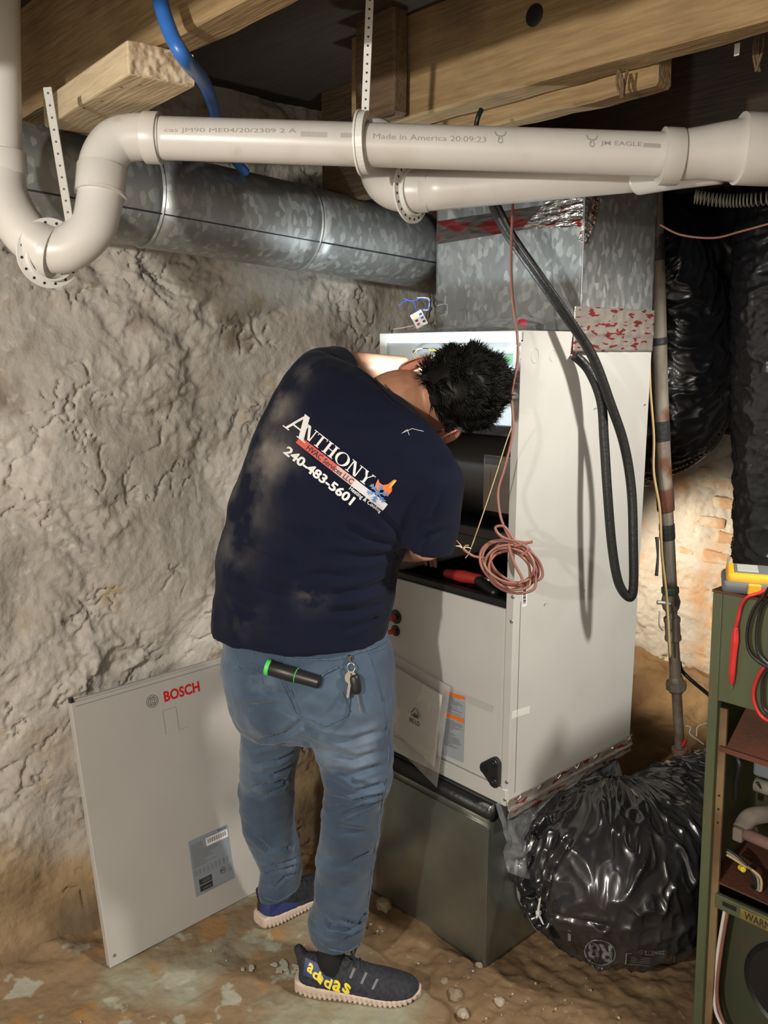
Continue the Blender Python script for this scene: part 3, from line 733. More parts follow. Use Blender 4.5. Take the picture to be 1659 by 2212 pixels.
box('corner_seam', (-.004, PY0-.003, ZT+.003), (.003, PY0+.004, ZT+.44), m_galv, pl, .001)
tp = bvh(pfo, pso)
def tapepatch(nm, quad, tree, mat, par, sub=4, lift=.0016, crump=.0012):
    o = decal(nm, rects([(0, 0, 1, 1)]), quad, tree, mat, par, lift, sub); P = getco(o.data)
    N = np.array(getno(o.data)); setco(o.data, P+N*(crump*fbm(P*60, 3)*1.0)[:, None]); o.data.shade_smooth(); return o
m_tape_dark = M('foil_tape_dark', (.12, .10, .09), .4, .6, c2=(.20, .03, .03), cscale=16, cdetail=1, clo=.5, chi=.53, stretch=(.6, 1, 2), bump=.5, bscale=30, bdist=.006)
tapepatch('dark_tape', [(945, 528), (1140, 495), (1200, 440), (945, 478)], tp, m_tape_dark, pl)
tapepatch('foil_tape', [(1128, 495), (1262, 490), (1276, 424), (1185, 432)], tp, m_foil, pl, 5, .0026)
tapepatch('foil_tape', [(1250, 520), (1268, 528), (1300, 428), (1282, 424)], tp, m_foil, pl, 5, .0035, .004)
def tside(u, v):
    y = .205+u*.385; z = 1.667+v*.115; P = np.stack([y*0, y, z], 1); return np.stack([.0035+.0018*fbm(P*30, 3)+.003*np.exp(-((v-.42)/.05)**2), y, z], 1)
grid('foil_tape', tside, 60, 20, m_tape, pl, thick=.0006)
tri = decal('corner_tape', rects([(0, 0, 1, 1)]), [(1232, 765), (1268, 767), (1268, 728), (1236, 728)], ts, m_tape_dark, pl, .001, 2)
# thin wire hooks at its lower left
tube('wire_hook', pxpts([(944, 660), (966, 658), (962, 690), (948, 695)], 2.36), .0012, m_grayprint, pl, 5)
# crumpled clear sheet and red cap on top of the cabinet
def cs(u, v):
    x = -.44+u*.42; y = .02+v*.20; P = np.stack([x, y, x*0], 1); e = np.minimum(1, 6*np.minimum(np.minimum(u, 1-u), np.minimum(v+.1, 1-v)))
    return np.stack([x, y, ZT+.006+np.abs(.030*fbm(P*9, 4))*e+.035*v*u], 1)
tag(grid('plastic_sheet', cs, 60, 40, m_clear), 'crumpled clear plastic sheet lying on top of the air handler', 'plastic sheet')
c = onp(1128, 697, 1, .10)
tag(lathe('red_stopper', [(.002, .014), (.010, .013), (.013, .004), (.012, 0), (.002, -.001)], (c.x, .10, ZT+.018), (.3, -.3, 1), m_red, None, 14), 'small red plastic cap on the clear sheet above the cabinet', 'cap')
# control connector with loose wires at the upper left corner
cn = thing('wire_connector', 'white plug with coloured slots and loose wires above the cabinet corner by the wall', 'connector')
c = at(905, 690, 2.46); Mx = Matrix.Translation(c) @ Matrix.Rotation(YAW*-1, 4, 'Z') @ Matrix.Rotation(math.radians(-28), 4, 'Y')
box('plug_body', (-.018, -.012, -.022), (.018, .012, .022), m_whiteprint, cn, .002, Mx)
for k in range(6): box('slot', (-.012+.018*(k//3), -.0135, -.014+.011*(k % 3)), (-.004+.018*(k//3), -.0118, -.008+.011*(k % 3)), [m_red, m_dark, m_yellow, m_dark, m_blue, m_heel][k], cn, 0, Mx)
for k, (pp, mt) in enumerate((([(900, 672), (912, 668), (926, 666), (927, 650), (910, 644), (890, 650), (872, 644)], 2), ([(905, 674), (915, 670), (925, 668), (926, 645), (900, 643)], 5), ([(898, 676), (895, 655), (880, 648), (862, 660)], 2), ([(912, 676), (905, 668), (925, 670)], 3), ([(918, 700), (922, 680), (924, 672)], 4), ([(895, 703), (870, 708), (850, 711)], 0))):
    tube('wire', [at(a, b, 2.45+.01*k) for a, b in pp], .0014, wm[mt], cn, 6, 5)
# ------------------------------------------------------------------ return plenum box below
rp = thing('return_plenum', 'dull galvanised metal box on the floor carrying the air handler', 'duct')
RX0, RX1, RY0, RY1 = -.515, -.037, -.038, .585
def rf(u, v):
    x = RX0+u*(RX1-RX0); z = -.03+v*.43; P = np.stack([x, x*0, z], 1); e = np.minimum(1, 8*np.minimum(u, 1-u))
    return np.stack([x, RY0+.005*fbm(P*3, 2)*e, z], 1)
grid('front_sheet', rf, 50, 40, m_galv2, rp, thick=.002)
def rs_(u, v):
    y = RY0+u*(RY1-RY0); z = -.03+v*.49; P = np.stack([y*0+4, y, z], 1); e = np.minimum(1, 8*np.minimum(u, 1-u))
    return np.stack([RX1+.004*fbm(P*3, 2)*e, y, z], 1)
rso = grid('side_sheet', rs_, 50, 40, m_galv2, rp, thick=.002)
box('side_sheet', (RX0, RY0, -.03), (RX0+.002, RY1, .46), m_galv2, rp, 0)
box('back_sheet', (RX0, RY1-.002, -.03), (RX1, RY1, .46), m_galv2, rp, 0)
box('drive_cleat', (RX0, RY0-.005, .395), (RX1+.003, RY0+.002, .403), m_galv2, rp, .001)
box('drive_cleat', (RX1-.004, RY0-.004, -.03), (RX1+.004, RY0+.004, .40), m_galv2, rp, .001)
box('drive_cleat', (RX1-.004, RY1-.006, -.03), (RX1+.005, RY1+.002, .462), m_galv2, rp, .001)
tube('rolled_edge', [V((RX0, -.018, .435)), V((RX1+.005, -.018, .435))], .022, m_rubber, rp, 14, 2)
def rt(u, v):
    x = RX0+u*(RX1-RX0); y = RY0+v*.035; z = .400+v*.06; return np.stack([x, y, z], 1)
grid('sloped_cap', rt, 4, 4, m_galv2, rp, thick=.002)
# plastic film hanging from the cabinet over the collar
def film(u, v):
    y = -.03+u*.56; z = .475-v*(.18+.04*np.sin(u*9)); P = np.stack([y*0, y, z], 1)
    return np.stack([-.02+.05*v+.05*np.abs(fbm(P*8, 4))*v+.018*np.sin(y*60+z*20)*v, y, z], 1)
tag(grid('plastic_film', film, 140, 50, m_clear), 'shiny grey plastic film hanging between the cabinet base and the black duct', 'plastic film')
# collar sleeve: grey disc
def sleeve(u, v):
    a = u*2*np.pi; r = .208+.030*v; w = 1+.02*np.sin(a*7)+.012*np.sin(a*13)
    return np.stack([RX1+.004+.060*v, .285+r*w*np.cos(a)*1.0, np.maximum(.212+r*w*np.sin(a)*.96, -.02)], 1)
sl = grid('duct_sleeve', sleeve, 90, 8, M('grey_sleeve', (.38, .38, .39), .4, bump=.3, bscale=30), None, thick=.002)
tag(sl, 'grey insulation sleeve around the collar behind the big black flexible duct', 'duct sleeve')
# ------------------------------------------------------------------ flexible black ducts
def flex(name, label, pts, rad, mat, segs=150, n=60, wr=.010, tw=0, elong=(1, 1), caps=True, pinch=None, seed=0, drop=None):
    P0 = resample([V(p) for p in pts], n); nn = len(P0)
    x = np.linspace(0, 1, len(rad)); rr = np.interp(np.linspace(0, 1, nn), x, rad)
    v, f = tubegeo(P0, list(rr), segs, False); Q = np.array([p[:] for p in v]).reshape(nn, segs, 3)
    C = np.array([p[:] for p in P0])[:, None, :]; D = Q-C; r = np.linalg.norm(D, axis=2, keepdims=True); Dn = D/r
    s = np.linspace(0, 1, nn)*sum((P0[i+1]-P0[i]).length for i in range(nn-1)); a = np.arange(segs)/segs*2*np.pi
    S, A_ = np.meshgrid(s, a, indexing='ij')
    S2 = S+tw*np.cos(A_)
    G = np.stack([S2*elong[0], np.cos(A_)*elong[1], np.sin(A_)*elong[1]], -1).reshape(-1, 3)+seed
    w = fbm(G*1.0, 2)*.35
    n1 = 1-np.abs(perlin(G*np.array([1, 1, 1])*2.0+w[:, None])*2.2); n1 = np.clip(n1, 0, 1)**2
    n2 = 1-np.abs(perlin(G*4.2+9+w[:, None]*2)*2.2); n2 = np.clip(n2, 0, 1)**2
    d = (wr*(n1-.4)+wr*.5*(n2-.4)+wr*.8*fbm(G*.45+3, 2)).reshape(nn, segs, 1)
    r2 = r+d
    if pinch:
        for (ps_, pa_, pw, pd) in pinch:
            dd = ((S-ps_)/pw)**2+((((A_-pa_+np.pi) % (2*np.pi))-np.pi)*.22/pw)**2
            r2 = r2-pd*np.exp(-dd)[:, :, None]
    Q = (C+Dn*r2).reshape(-1, 3)
    if drop is not None: Q[:, 2] = np.maximum(Q[:, 2], drop+.006*np.abs(perlin(Q*20)))
    faces = list(f)
    if caps: faces.append(tuple(range(segs))[::-1]); faces.append(tuple((nn-1)*segs+i for i in range(segs)))
    o = mk(name, [tuple(q) for q in Q], faces, mat, None, True); tag(o, label, 'duct', 'black flexible ducts'); return o
fx3 = flex('flexible_duct', 'huge black plastic wrapped flexible duct lying on the floor with R8 print',
     [(RX1+.030, .29, .225), (.055, .265, .225), (.145, .255, .235), (.205, .33, .235), (.222, .48, .23), (.23, .68, .23), (.24, .88, .23)],
     [.165, .222, .247, .243, .232, .22, .19], m_blackfilm, 300, 70, .013, 0, (12, .8), seed=2, drop=-.022)
t3 = bvh(fx3)
# zip tie with its gathered tail
l, nrm = cast(t3, 1172, 1940)
if l is not None:
    zt = thing('zip_tie', 'white zip tie pinching the black duct film at its left end', 'zip tie')
    zp = [cast(t3, x, y)[0] for x, y in ((1172, 1930), (1168, 1950), (1166, 1970), (1172, 1985), (1178, 1998))]
    zp = [p+nrm*.005 for p in zp if p is not None]; tube('strap', zp, [.0018, .003, .0045, .003, .0018], m_whiteprint, zt, 8)
    box('head', zp[len(zp)//2]-V((.006, .006, .006)), zp[len(zp)//2]+V((.006, .006, .006)), m_whiteprint, zt, .002)
crease(fx3.data, t3, [([(1172, 1965), (1140, 1900), (1150, 1820), (1200, 1760)], .012, .022), ([(1172, 1968), (1190, 1880), (1240, 1800)], .009, .012), ([(1175, 1975), (1215, 2040), (1290, 2085)], .010, .015), ([(1165, 1975), (1130, 1995), (1112, 2010)], .010, .02), ([(1172, 1970), (1230, 1985), (1330, 2005)], .008, .008), ([(1168, 1965), (1125, 1950), (1104, 1930)], .009, .014), ([(1172, 1960), (1165, 1975), (1180, 1990)], .012, .02)])
t3 = bvh(fx3)
m_dp = M('duct_print', (.2, .21, .23), .4)
def up(quad): return [quad[2], quad[3], quad[0], quad[1]]
decal('rating_print', textgeo('R8', .03), up([(1270, 2068), (1322, 2080), (1322, 2042), (1272, 2034)]), t3, m_dp, fx3, .0015, 1)
ring = [(.5+.5*math.cos(a)*k, .5+.5*math.sin(a)*k) for k in (1, .93) for a in np.linspace(0, 2*math.pi, 33)]
rg = (np.array(ring), [(i, i+1, 33+i+1, 33+i) for i in range(32)])
decal('rating_ring', rg, up([(1262, 2082), (1330, 2088), (1330, 2032), (1262, 2026)]), t3, m_dp, fx3, .0015, 1)
fr = rects([(0, 0, 1, .05), (0, .95, 1, 1), (0, 0, .02, 1), (.98, 0, 1, 1)]+[(.1, y, .9, y+.05) for y in (.2, .35, .5, .65)])
decal('print_box', fr, [(1350, 2082), (1455, 2090), (1458, 2064), (1352, 2058)], t3, m_dp, fx3, .0015, 1)
decal('print_box', fr, [(1342, 2125), (1448, 2136), (1450, 2106), (1345, 2098)], t3, m_dp, fx3, .0015, 1)
decal('print_code', textgeo('22090L1A D', .01), up([(1380, 2059), (1436, 2061), (1436, 2053), (1380, 2051)]), t3, m_dp, fx3, .0015, 1)
decal('print_mark', textgeo('HK', .05), up([(1268, 2105), (1316, 2118), (1318, 2092), (1272, 2084)]), t3, m_dp, fx3, .0015, 1)
for q in ([(1227, 2031), (1234, 2033), (1234, 2010), (1227, 2008)], [(1491, 2085), (1497, 2086), (1499, 2062), (1492, 2060)]): decal('print_bar', rects([(0, 0, 1, 1)]), q, t3, m_dp, fx3, .0015, 0)
def dark_backing(u, v):
    x = -.75+u*1.9; z = 1.38+v*1.04; P = np.stack([x, x*0, z], 1); return np.stack([x, 1.44+.03*fbm(P*4, 3)+.012*np.sin(x*30+z*6), z+.02*np.sin(x*9)*(1-v)], 1)
tag(grid('shade_sheet', dark_backing, 120, 60, m_blackfilm2, thick=.002), 'added black sheet that darkens the corner behind the ducts', 'plastic sheet')  # sheet added to keep the gap behind the ducts black
flex('flexible_duct', 'black plastic wrapped flexible duct bulging down behind the old vertical pipe',
     [at(1330, 470, 2.80), at(1405, 560, 2.82), at(1448, 680, 2.85), at(1458, 800, 2.86), at(1432, 888, 2.90), at(1340, 935, 2.98), at(1200, 950, 3.1)],
     [.16, .175, .19, .2, .2, .19, .19], m_blackfilm2, 190, 44, .012, .30, (9, .9), seed=5)
flex('flexible_duct', 'dark black flexible duct standing upright at the right edge behind the green furnace',
     [at(1690, 340, 2.45), at(1698, 600, 2.45), at(1702, 900, 2.48), at(1704, 1200, 2.52), at(1700, 1420, 2.58)],
     [.12, .145, .148, .160, .16], m_blackfilm2, 170, 60, .008, .10, (12, .8), seed=8)
# ------------------------------------------------------------------ the person
HV = V((FW.x, FW.y, 0)).normalized()
def ringpts(Lp, Rp, tL, tR, dep, pitch=0, n=28, exp=2.25, back=1.0):
    """cross-section through two silhouette points; dep = half depth in metres"""
    A = at(Lp[0], Lp[1], tL); B = at(Rp[0], Rp[1], tR); C = (A+B)/2; a = (B-A)/2
    D = HV*math.cos(math.radians(pitch))-V((0, 0, 1))*math.sin(math.radians(pitch))
    an = a.normalized(); D = (D-an*D.dot(an)).normalized(); out = []
    for k in range(n):
        th = 2*math.pi*k/n; c, s = math.cos(th), math.sin(th)
        r = 1/(abs(c)**exp+abs(s)**exp)**(1/exp)
        out.append(C+a*c*r+D*dep*s*r*(back if s < 0 else 1))
    return out
def loftgeo(rings, sub=5, v=None, f=None):
    v = [] if v is None else v; f = [] if f is None else f
    n = len(rings[0]); R = []
    cols_ = [resample([r[k] for r in rings], sub) for k in range(n)]
    m = len(cols_[0]); b = len(v)
    for i in range(m): v.extend(cols_[k][i] for k in range(n))
    for i in range(m-1):
        for k in range(n):
            p = b+i*n+k; q = b+i*n+(k+1) % n; f.append((p, q, q+n, p+n))
    f.append(tuple(b+k for k in range(n))[::-1]); f.append(tuple(b+(m-1)*n+k for k in range(n)))
    return v, f
def normals_out(o):
    bm = bmesh.new(); bm.from_mesh(o.data); bmesh.ops.recalc_face_normals(bm, faces=bm.faces); bm.to_mesh(o.data); bm.free()
person = thing('person', 'person in a navy printed t-shirt and blue jeans leaning into the open air handler', 'person')
# --- shirt
S = []
torso = [ringpts((474, 1352), (830, 1384), 2.24, 2.08, .166), ringpts((478, 1290), (842, 1300), 2.24, 2.07, .168),
         ringpts((488, 1195), (858, 1230), 2.23, 2.06, .165, 6), ringpts((512, 1085), (893, 1158), 2.21, 2.03, .150, 14),
         ringpts((548, 980), (935, 1110), 2.19, 2.00, .145, 22), ringpts((585, 885), (972, 1066), 2.17, 1.97, .135, 30),
         ringpts((622, 812), (992, 1018), 2.16, 1.95, .115, 38), ringpts((668, 775), (984, 998), 2.15, 1.96, .086, 42),
         ringpts((712, 780), (966, 975), 2.135, 1.98, .066, 44), ringpts((750, 808), (938, 952), 2.11, 2.01, .054, 44)]
v, f = loftgeo(torso, 6)
def limbgeo(pts, rad, v, f, segs=20, n=8):
    P = resample(pts, n); x = np.linspace(0, 1, len(rad)); tubegeo(P, [float(q) for q in np.interp(np.linspace(0, 1, len(P)), x, rad)], segs, True, v, f)
# sleeves
shL = at(690, 815, 2.16); elL = onp(738, 792, 1, -.19); shR = at(950, 1035, 1.97); elR = at(924, 1175, 2.03)
limbgeo([shL+V((.02, -.02, -.02)), shL, shL.lerp(elL, .45), shL.lerp(elL, .80)], [.06, .070, .066, .062], v, f)
limbgeo([shR+V((-.06, .03, .0)), shR, shR.lerp(elR, .5), shR.lerp(elR, 1.06)], [.066, .055, .064, .068], v, f)
shirt = mk('shirt', v, f, m_shirt, person); normals_out(shirt); remesh(shirt, .0065, 10)
P = getco(shirt.data); N = getno(shirt.data)
setco(shirt.data, P+N*(.006*fbm(P*np.array([6, 6, 9.]), 3))[:, None])
st_ = bvh(shirt)
crease(shirt.data, st_, [
 ([(855, 1180), (800, 1165), (740, 1130)], .008, .007), ([(870, 1195), (790, 1205), (700, 1195)], .010, .007), ([(880, 1170), (830, 1120), (800, 1080)], .007, .005),
 ([(900, 1150), (935, 1120), (960, 1060)], .008, .005), ([(510, 1160), (560, 1180), (640, 1225)], .010, .005), ([(490, 1230), (560, 1260), (660, 1290)], .011, .006),
 ([(845, 1250), (790, 1275), (700, 1290)], .010, .008), ([(840, 1300), (770, 1320), (700, 1325)], .009, .006), ([(480, 1290), (540, 1330), (620, 1350)], .010, .005),
 ([(835, 1330), (780, 1350), (740, 1365)], .008, .006), ([(905, 1190), (925, 1160), (975, 1140)], .007, .005), ([(650, 830), (640, 900), (610, 980)], .012, .004), ([(860, 905), (800, 915), (740, 905)], .010, .003), ([(560, 1060), (600, 1120), (690, 1170)], .012, .005), ([(760, 1250), (700, 1240), (640, 1250)], .009, .005)])
P = getco(shirt.data); dust = np.zeros(len(P))
for px, py, r, s in ((600, 880, .05, 1.0), (575, 980, .07, 1.1), (520, 1080, .08, .8), (505, 1180, .07, .5), (670, 1285, .03, .9), (520, 1320, .05, .4), (660, 800, .04, .6), (545, 1030, .06, .9)):
    l, _ = cast(st_, px, py)
    if l is None: l, _ = cast(st_, px+15, py)
    if l is not None: dust = np.maximum(dust, s*np.exp(-((P-np.array(l))**2).sum(1)/(r*r)))
a = shirt.data.attributes.new('dust', 'FLOAT', 'POINT'); a.data.foreach_set('value', np.clip(dust, 0, 1).astype(np.float32))
# --- jeans
v, f = [], []
pelvis = [ringpts((504, 1300), (812, 1322), 2.235, 2.085, .130), ringpts((494, 1360), (828, 1370), 2.24, 2.08, .142), ringpts((494, 1430), (846, 1440), 2.25, 2.09, .155, -4),
          ringpts((506, 1500), (848, 1510), 2.27, 2.10, .150, -6), ringpts((522, 1552), (846, 1562), 2.29, 2.115, .120, -6)]
loftgeo(pelvis, 5, v, f)
legL = [ringpts((515, 1460), (672, 1475), 2.29, 2.24, .110, -4), ringpts((528, 1545), (664, 1560), 2.32, 2.27, .100), ringpts((527, 1620), (645, 1632), 2.36, 2.32, .092), ringpts((523, 1690), (633, 1700), 2.40, 2.36, .080),
        ringpts((529, 1780), (633, 1785), 2.44, 2.41, .072), ringpts((548, 1828), (640, 1830), 2.47, 2.44, .068), ringpts((562, 1870), (652, 1865), 2.49, 2.47, .068), ringpts((559, 1905), (650, 1895), 2.505, 2.485, .070, 6), ringpts((566, 1938), (642, 1922), 2.515, 2.495, .066, 10)]
loftgeo(legL, 5, v, f)
legR = [ringpts((650, 1470), (847, 1480), 2.19, 2.10, .115, -4), ringpts((668, 1545), (846, 1555), 2.19, 2.11, .108), ringpts((692, 1612), (846, 1625), 2.18, 2.12, .098), ringpts((706, 1690), (842, 1700), 2.18, 2.13, .088),
        ringpts((700, 1770), (822, 1772), 2.20, 2.16, .078), ringpts((686, 1850), (812, 1850), 2.24, 2.20, .074), ringpts((680, 1930), (800, 1930), 2.28, 2.24, .070), ringpts((668, 1985), (795, 1985), 2.30, 2.27, .072, 4), ringpts((682, 2030), (782, 2034), 2.32, 2.29, .066, 8)]
loftgeo(legR, 5, v, f)
jeans = mk('jeans', v, f, m_denim, person); normals_out(jeans); remesh(jeans, .005, 8)
P = getco(jeans.data); N = getno(jeans.data)
low = np.clip((.9-P[:, 2])/.3, 0, 1)
setco(jeans.data, P+N*((.006*fbm(P*np.array([6, 6, 12.]), 3)+.0035*low*fbm(P*np.array([7, 7, 20.])+4, 3)*np.clip((.45-np.abs(P[:, 2]-.62))/.2, .3, 1)))[:, None])
jt = bvh(jeans)
crease(jeans.data, jt, [
 # under the seat / crotch
 ([(655, 1555), (620, 1585), (560, 1600)], .008, .009), ([(650, 1560), (690, 1590), (760, 1600), (840, 1575)], .008, .009), ([(645, 1545), (600, 1520), (530, 1530)], .008, .007),
 ([(600, 1420), (625, 1480), (640, 1530)], .006, .005), ([(700, 1620), (770, 1640), (835, 1620)], .008, .008), ([(705, 1660), (760, 1672), (838, 1650)], .007, .009), ([(712, 1690), (765, 1712), (840, 1690)], .007, .010),
 ([(708, 1722), (760, 1730), (835, 1715)], .006, .008), ([(730, 1665), (770, 1690), (800, 1695)], .005, .006), ([(740, 1760), (790, 1740), (825, 1728)], .006, .007), ([(700, 1750), (740, 1742), (770, 1745)], .006, .006),
 ([(640, 1620), (600, 1645), (545, 1650)], .007, .009), ([(635, 1650), (590, 1675), (540, 1672)], .007, .010), ([(632, 1680), (590, 1690), (535, 1705)], .006, .008), ([(632, 1660), (610, 1700), (560, 1725)], .006, .007), ([(540, 1620), (580, 1612), (630, 1605)], .006, .006),
 ([(540, 1800), (580, 1835), (640, 1830)], .007, .009), ([(562, 1855), (600, 1868), (648, 1850)], .005, .009), ([(565, 1890), (600, 1880), (648, 1868)], .005, .008), ([(590, 1920), (615, 1895), (645, 1885)], .005, .008), ([(562, 1905), (585, 1912), (600, 1900)], .005, .006),
 ([(690, 1975), (715, 2000), (760, 2005), (792, 1985)], .006, .012), ([(670, 1985), (690, 2010), (730, 2030)], .005, .009), ([(740, 1985), (770, 1995), (792, 1970)], .005, .008), ([(740, 2032), (765, 2015), (790, 2005)], .004, .007),
 ([(560, 1480), (600, 1500), (650, 1500)], .008, .006), ([(500, 1440), (540, 1450), (590, 1445)], .006, .005), ([(660, 1600), (700, 1650)], .007, .006), ([(760, 1860), (800, 1840)], .007, .005), ([(690, 1800), (740, 1790), (800, 1800)], .009, .004)])
jt = bvh(jeans)
def surfline(name, pts, r, mat, par, tree, lift=.0005, step=6, segs=5):
    Q = []
    for k in range(len(pts)-1):
        n = max(1, int(math.dist(pts[k], pts[k+1])/step))
        for j in range(n+(k == len(pts)-2)):
            t = j/n; l, nn = cast(tree, pts[k][0]+(pts[k+1][0]-pts[k][0])*t, pts[k][1]+(pts[k+1][1]-pts[k][1])*t)
            if l is not None and (not Q or (l-Q[-1]).length < .06): Q.append(l+nn*lift)
    if len(Q) > 1: return tube(name, Q, r, mat, par, segs, raw=True)
for pts in ([(540, 1388), (548, 1420), (560, 1455), (570, 1475)], [(485, 1372), (505, 1395), (512, 1420), (520, 1450), (535, 1442)], [(612, 1400), (616, 1455), (640, 1520), (652, 1548)], [(795, 1405), (810, 1450), (828, 1520), (840, 1620), (835, 1680), (815, 1790), (800, 1900), (790, 1975)],
            [(740, 1495), (758, 1538)], [(838, 1392), (830, 1400), (805, 1408)]):
    surfline('seam', pts, .0014, m_denim2, jeans, jt)
# pocket flap standing open with raised rim
pk = [(598, 1452), (610, 1465), (640, 1470), (662, 1478), (680, 1476), (700, 1455), (730, 1440)]
surfline('pocket_edge', pk, .0028, m_denim2, jeans, jt, .004)
surfline('pocket_edge', [(598, 1452), (625, 1510), (640, 1540), (705, 1568), (752, 1545), (757, 1505), (738, 1442)], .0016, m_denim2, jeans, jt, .001)
surfline('waistband', [(500, 1368), (560, 1398), (640, 1424), (730, 1424), (800, 1402), (835, 1385)], .002, m_denim2, jeans, jt, .001)
surfline('cuff_hem', [(684, 2030), (715, 2052), (750, 2058), (782, 2036)], .0028, m_denim2, jeans, jt, 0)
surfline('cuff_hem', [(568, 1938), (600, 1948), (640, 1925)], .0028, m_denim2, jeans, jt, 0)
# --- body: neck, arms, hands, torso core and legs in one surface
v, f = [], []
hc = at(972, 853, 2.06)
HX = (RT*.33-UP*.93-FW*.10).normalized(); HZ = (RT*.90+UP*.28-FW*.36); HZ = (HZ-HX*HZ.dot(HX)).normalized(); HY = HZ.cross(HX)
def hp(x, y, z): return hc+HX*x+HY*y+HZ*z
nb = at(868, 868, 2.06)
limbgeo([at(780, 960, 2.10), at(835, 895, 2.08), nb, hp(0, -.005, -.075), hp(0, 0, -.02)], [.09, .090, .078, .070, .062], v, f, 24)
limbgeo([at(660, 1400, 2.2), at(690, 1180, 2.16), at(760, 1010, 2.12), at(830, 920, 2.09)], [.11, .11, .115, .08], v, f, 20)
limbgeo([at(830, 950, 2.08), shL], [.07, .052], v, f); limbgeo([at(830, 950, 2.08), shR], [.07, .05], v, f)
wrL = onp(880, 792, 1, -.035); wrR = onp(868, 1192, 1, -.005)
limbgeo([shL, shL.lerp(elL, .5), elL], [.050, .046, .040], v, f); limbgeo([elL, elL.lerp(wrL, .35), wrL], [.040, .039, .026], v, f)
limbgeo([shR, shR.lerp(elR, .5), elR], [.050, .046, .040], v, f); limbgeo([elR, elR.lerp(wrR, .4), wrR], [.040, .038, .027], v, f)
hipL, hipR = at(585, 1440, 2.27), at(752, 1440, 2.15)
knL, knR = at(580, 1690, 2.40), at(772, 1690, 2.15); anL, anR = at(607, 1915, 2.50), at(738, 2020, 2.30)
for h_, k_, a_ in ((hipL, knL, anL), (hipR, knR, anR)):
    limbgeo([h_, k_, a_], [.075, .048, .036], v, f)
# hands: palm, four bent fingers and a thumb
def hand(w, d, up, side):
    d = V(d).normalized(); up = V(up); up = (up-d*up.dot(d)).normalized(); lat = d.cross(up)*side
    p = w+d*.045
    for s in (-.022, -.0075, .0075, .022): limbgeo([w, w+d*.04+lat*s, w+d*.088+lat*s*1.05], [.017, .0135, .0095], v, f, 12, 4)
    for k, s in enumerate((-.0295, -.010, .010, .0295)):
        L = [.062, .078, .082, .072][k]; b = w+d*.084+lat*s*1.0
        limbgeo([b, b+d*L*.42-up*.006+lat*s*.12, b+d*L*.68-up*.026+lat*s*.14, b+d*L*.78-up*.048+lat*s*.14], [.0088, .0084, .0076, .0064], v, f, 10, 4)
    b = w+d*.025+lat*.026; limbgeo([b, b+lat*.026+d*.022-up*.008, b+lat*.030+d*.052-up*.024], [.0125, .0105, .0085], v, f, 10, 4)
hand(wrL, (wrL-elL).lerp(V((.02, .1, .0)), .5), (0, 0, 1), 1)
hand(wrR, V((-.1, .6, -.1)), (0, 0, 1), -1)
# head shape
bmh = bmesh.new(); bmesh.ops.create_uvsphere(bmh, u_segments=48, v_segments=32, radius=1)
for q in bmh.verts:
    x, y, z = q.co
    X = x*.080; Y = y*(.102 if y < 0 else .095); Z = z*.118
    if z < 0: X *= 1-.28*(-z)**1.3; Y = Y*(1-.25*(-z)**1.5)+(.022*(-z) if y > 0 else .030*(-z))
    nose = math.exp(-((x/.16)**2))*math.exp(-((z+.18)/.2)**2); brow = math.exp(-((z-.08)/.08)**2)
    if y > .3: Y += .026*nose*(y-.3)*1.4+.005*brow; Y -= .010*math.exp(-(((abs(x)-.38)/.16)**2+((z+.02)/.1)**2))
    if y > .3: Y += .006*math.exp(-((x/.28)**2+((z+.52)/.07)**2))
    q.co = hp(X, Y, Z)
b = len(v); bmh.verts.index_update(); v += [q.co.copy() for q in bmh.verts]; f += [tuple(b+w.index for w in ff.verts) for ff in bmh.faces]; bmh.free()
body = mk('body', v, f, m_skin, person); normals_out(body); remesh(body, .0042, 4)
bt = bvh(body)
# eyes, mouth (turned away from the camera)
for s in (-1, 1):
    lathe('eye', [(.001, .006), (.008, .004), (.012, -.002), (.002, -.006)], hp(.030*s, .083, -.004), HY, m_whiteprint, person, 16)
tube('mouth', [hp(-.022, .090, -.062), hp(0, .098, -.060), hp(.022, .090, -.062)], .004, m_ear, person, 8, 6)
# ears with rim and lobe
for s in (-1, 1):
    c = hp(.086*s, -.026, -.046); ax = (HX*s-HY*.55).normalized(); E1 = HZ; E2 = ax.cross(E1)
    if E2.dot(HY) < 0: E2 = -E2
    def eu(u, v_):
        a = u*2*np.pi; r = v_
        zz = r*.046*np.sin(a)*(1+.1*np.sin(a)); yy = r*.029*np.cos(a)*(1+.25*np.sin(a))
        h = .010*(r**2)+.007*np.exp(-((r-.86)/.09)**2)-.004*np.exp(-((r-.5)/.2)**2)
        A0 = np.array(c+E2*0.0); return A0[None]+np.outer(yy-.012, np.array(E2))*1.0+np.outer(zz, np.array(E1))+np.outer(h+.003, np.array(ax))*1.0+np.outer(.020*np.clip(-np.cos(a), 0, 1)*r, np.array(HX*s))
    eo = grid('ear', eu, 40, 14, m_ear, person, thick=.0035)
eL = hp(-.078, .004, -.012)
l, nn = cast(bvh(*[o for o in COL.objects if o.name.startswith('ear') and o.name != 'earring'][:1]), 900, 790)
lathe('earring', [(.001, .003), (.0035, .002), (.0035, -.002), (.001, -.003)], (l+nn*.002) if l is not None else at(900, 790, 2.03), -FW, m_black, person, 14)
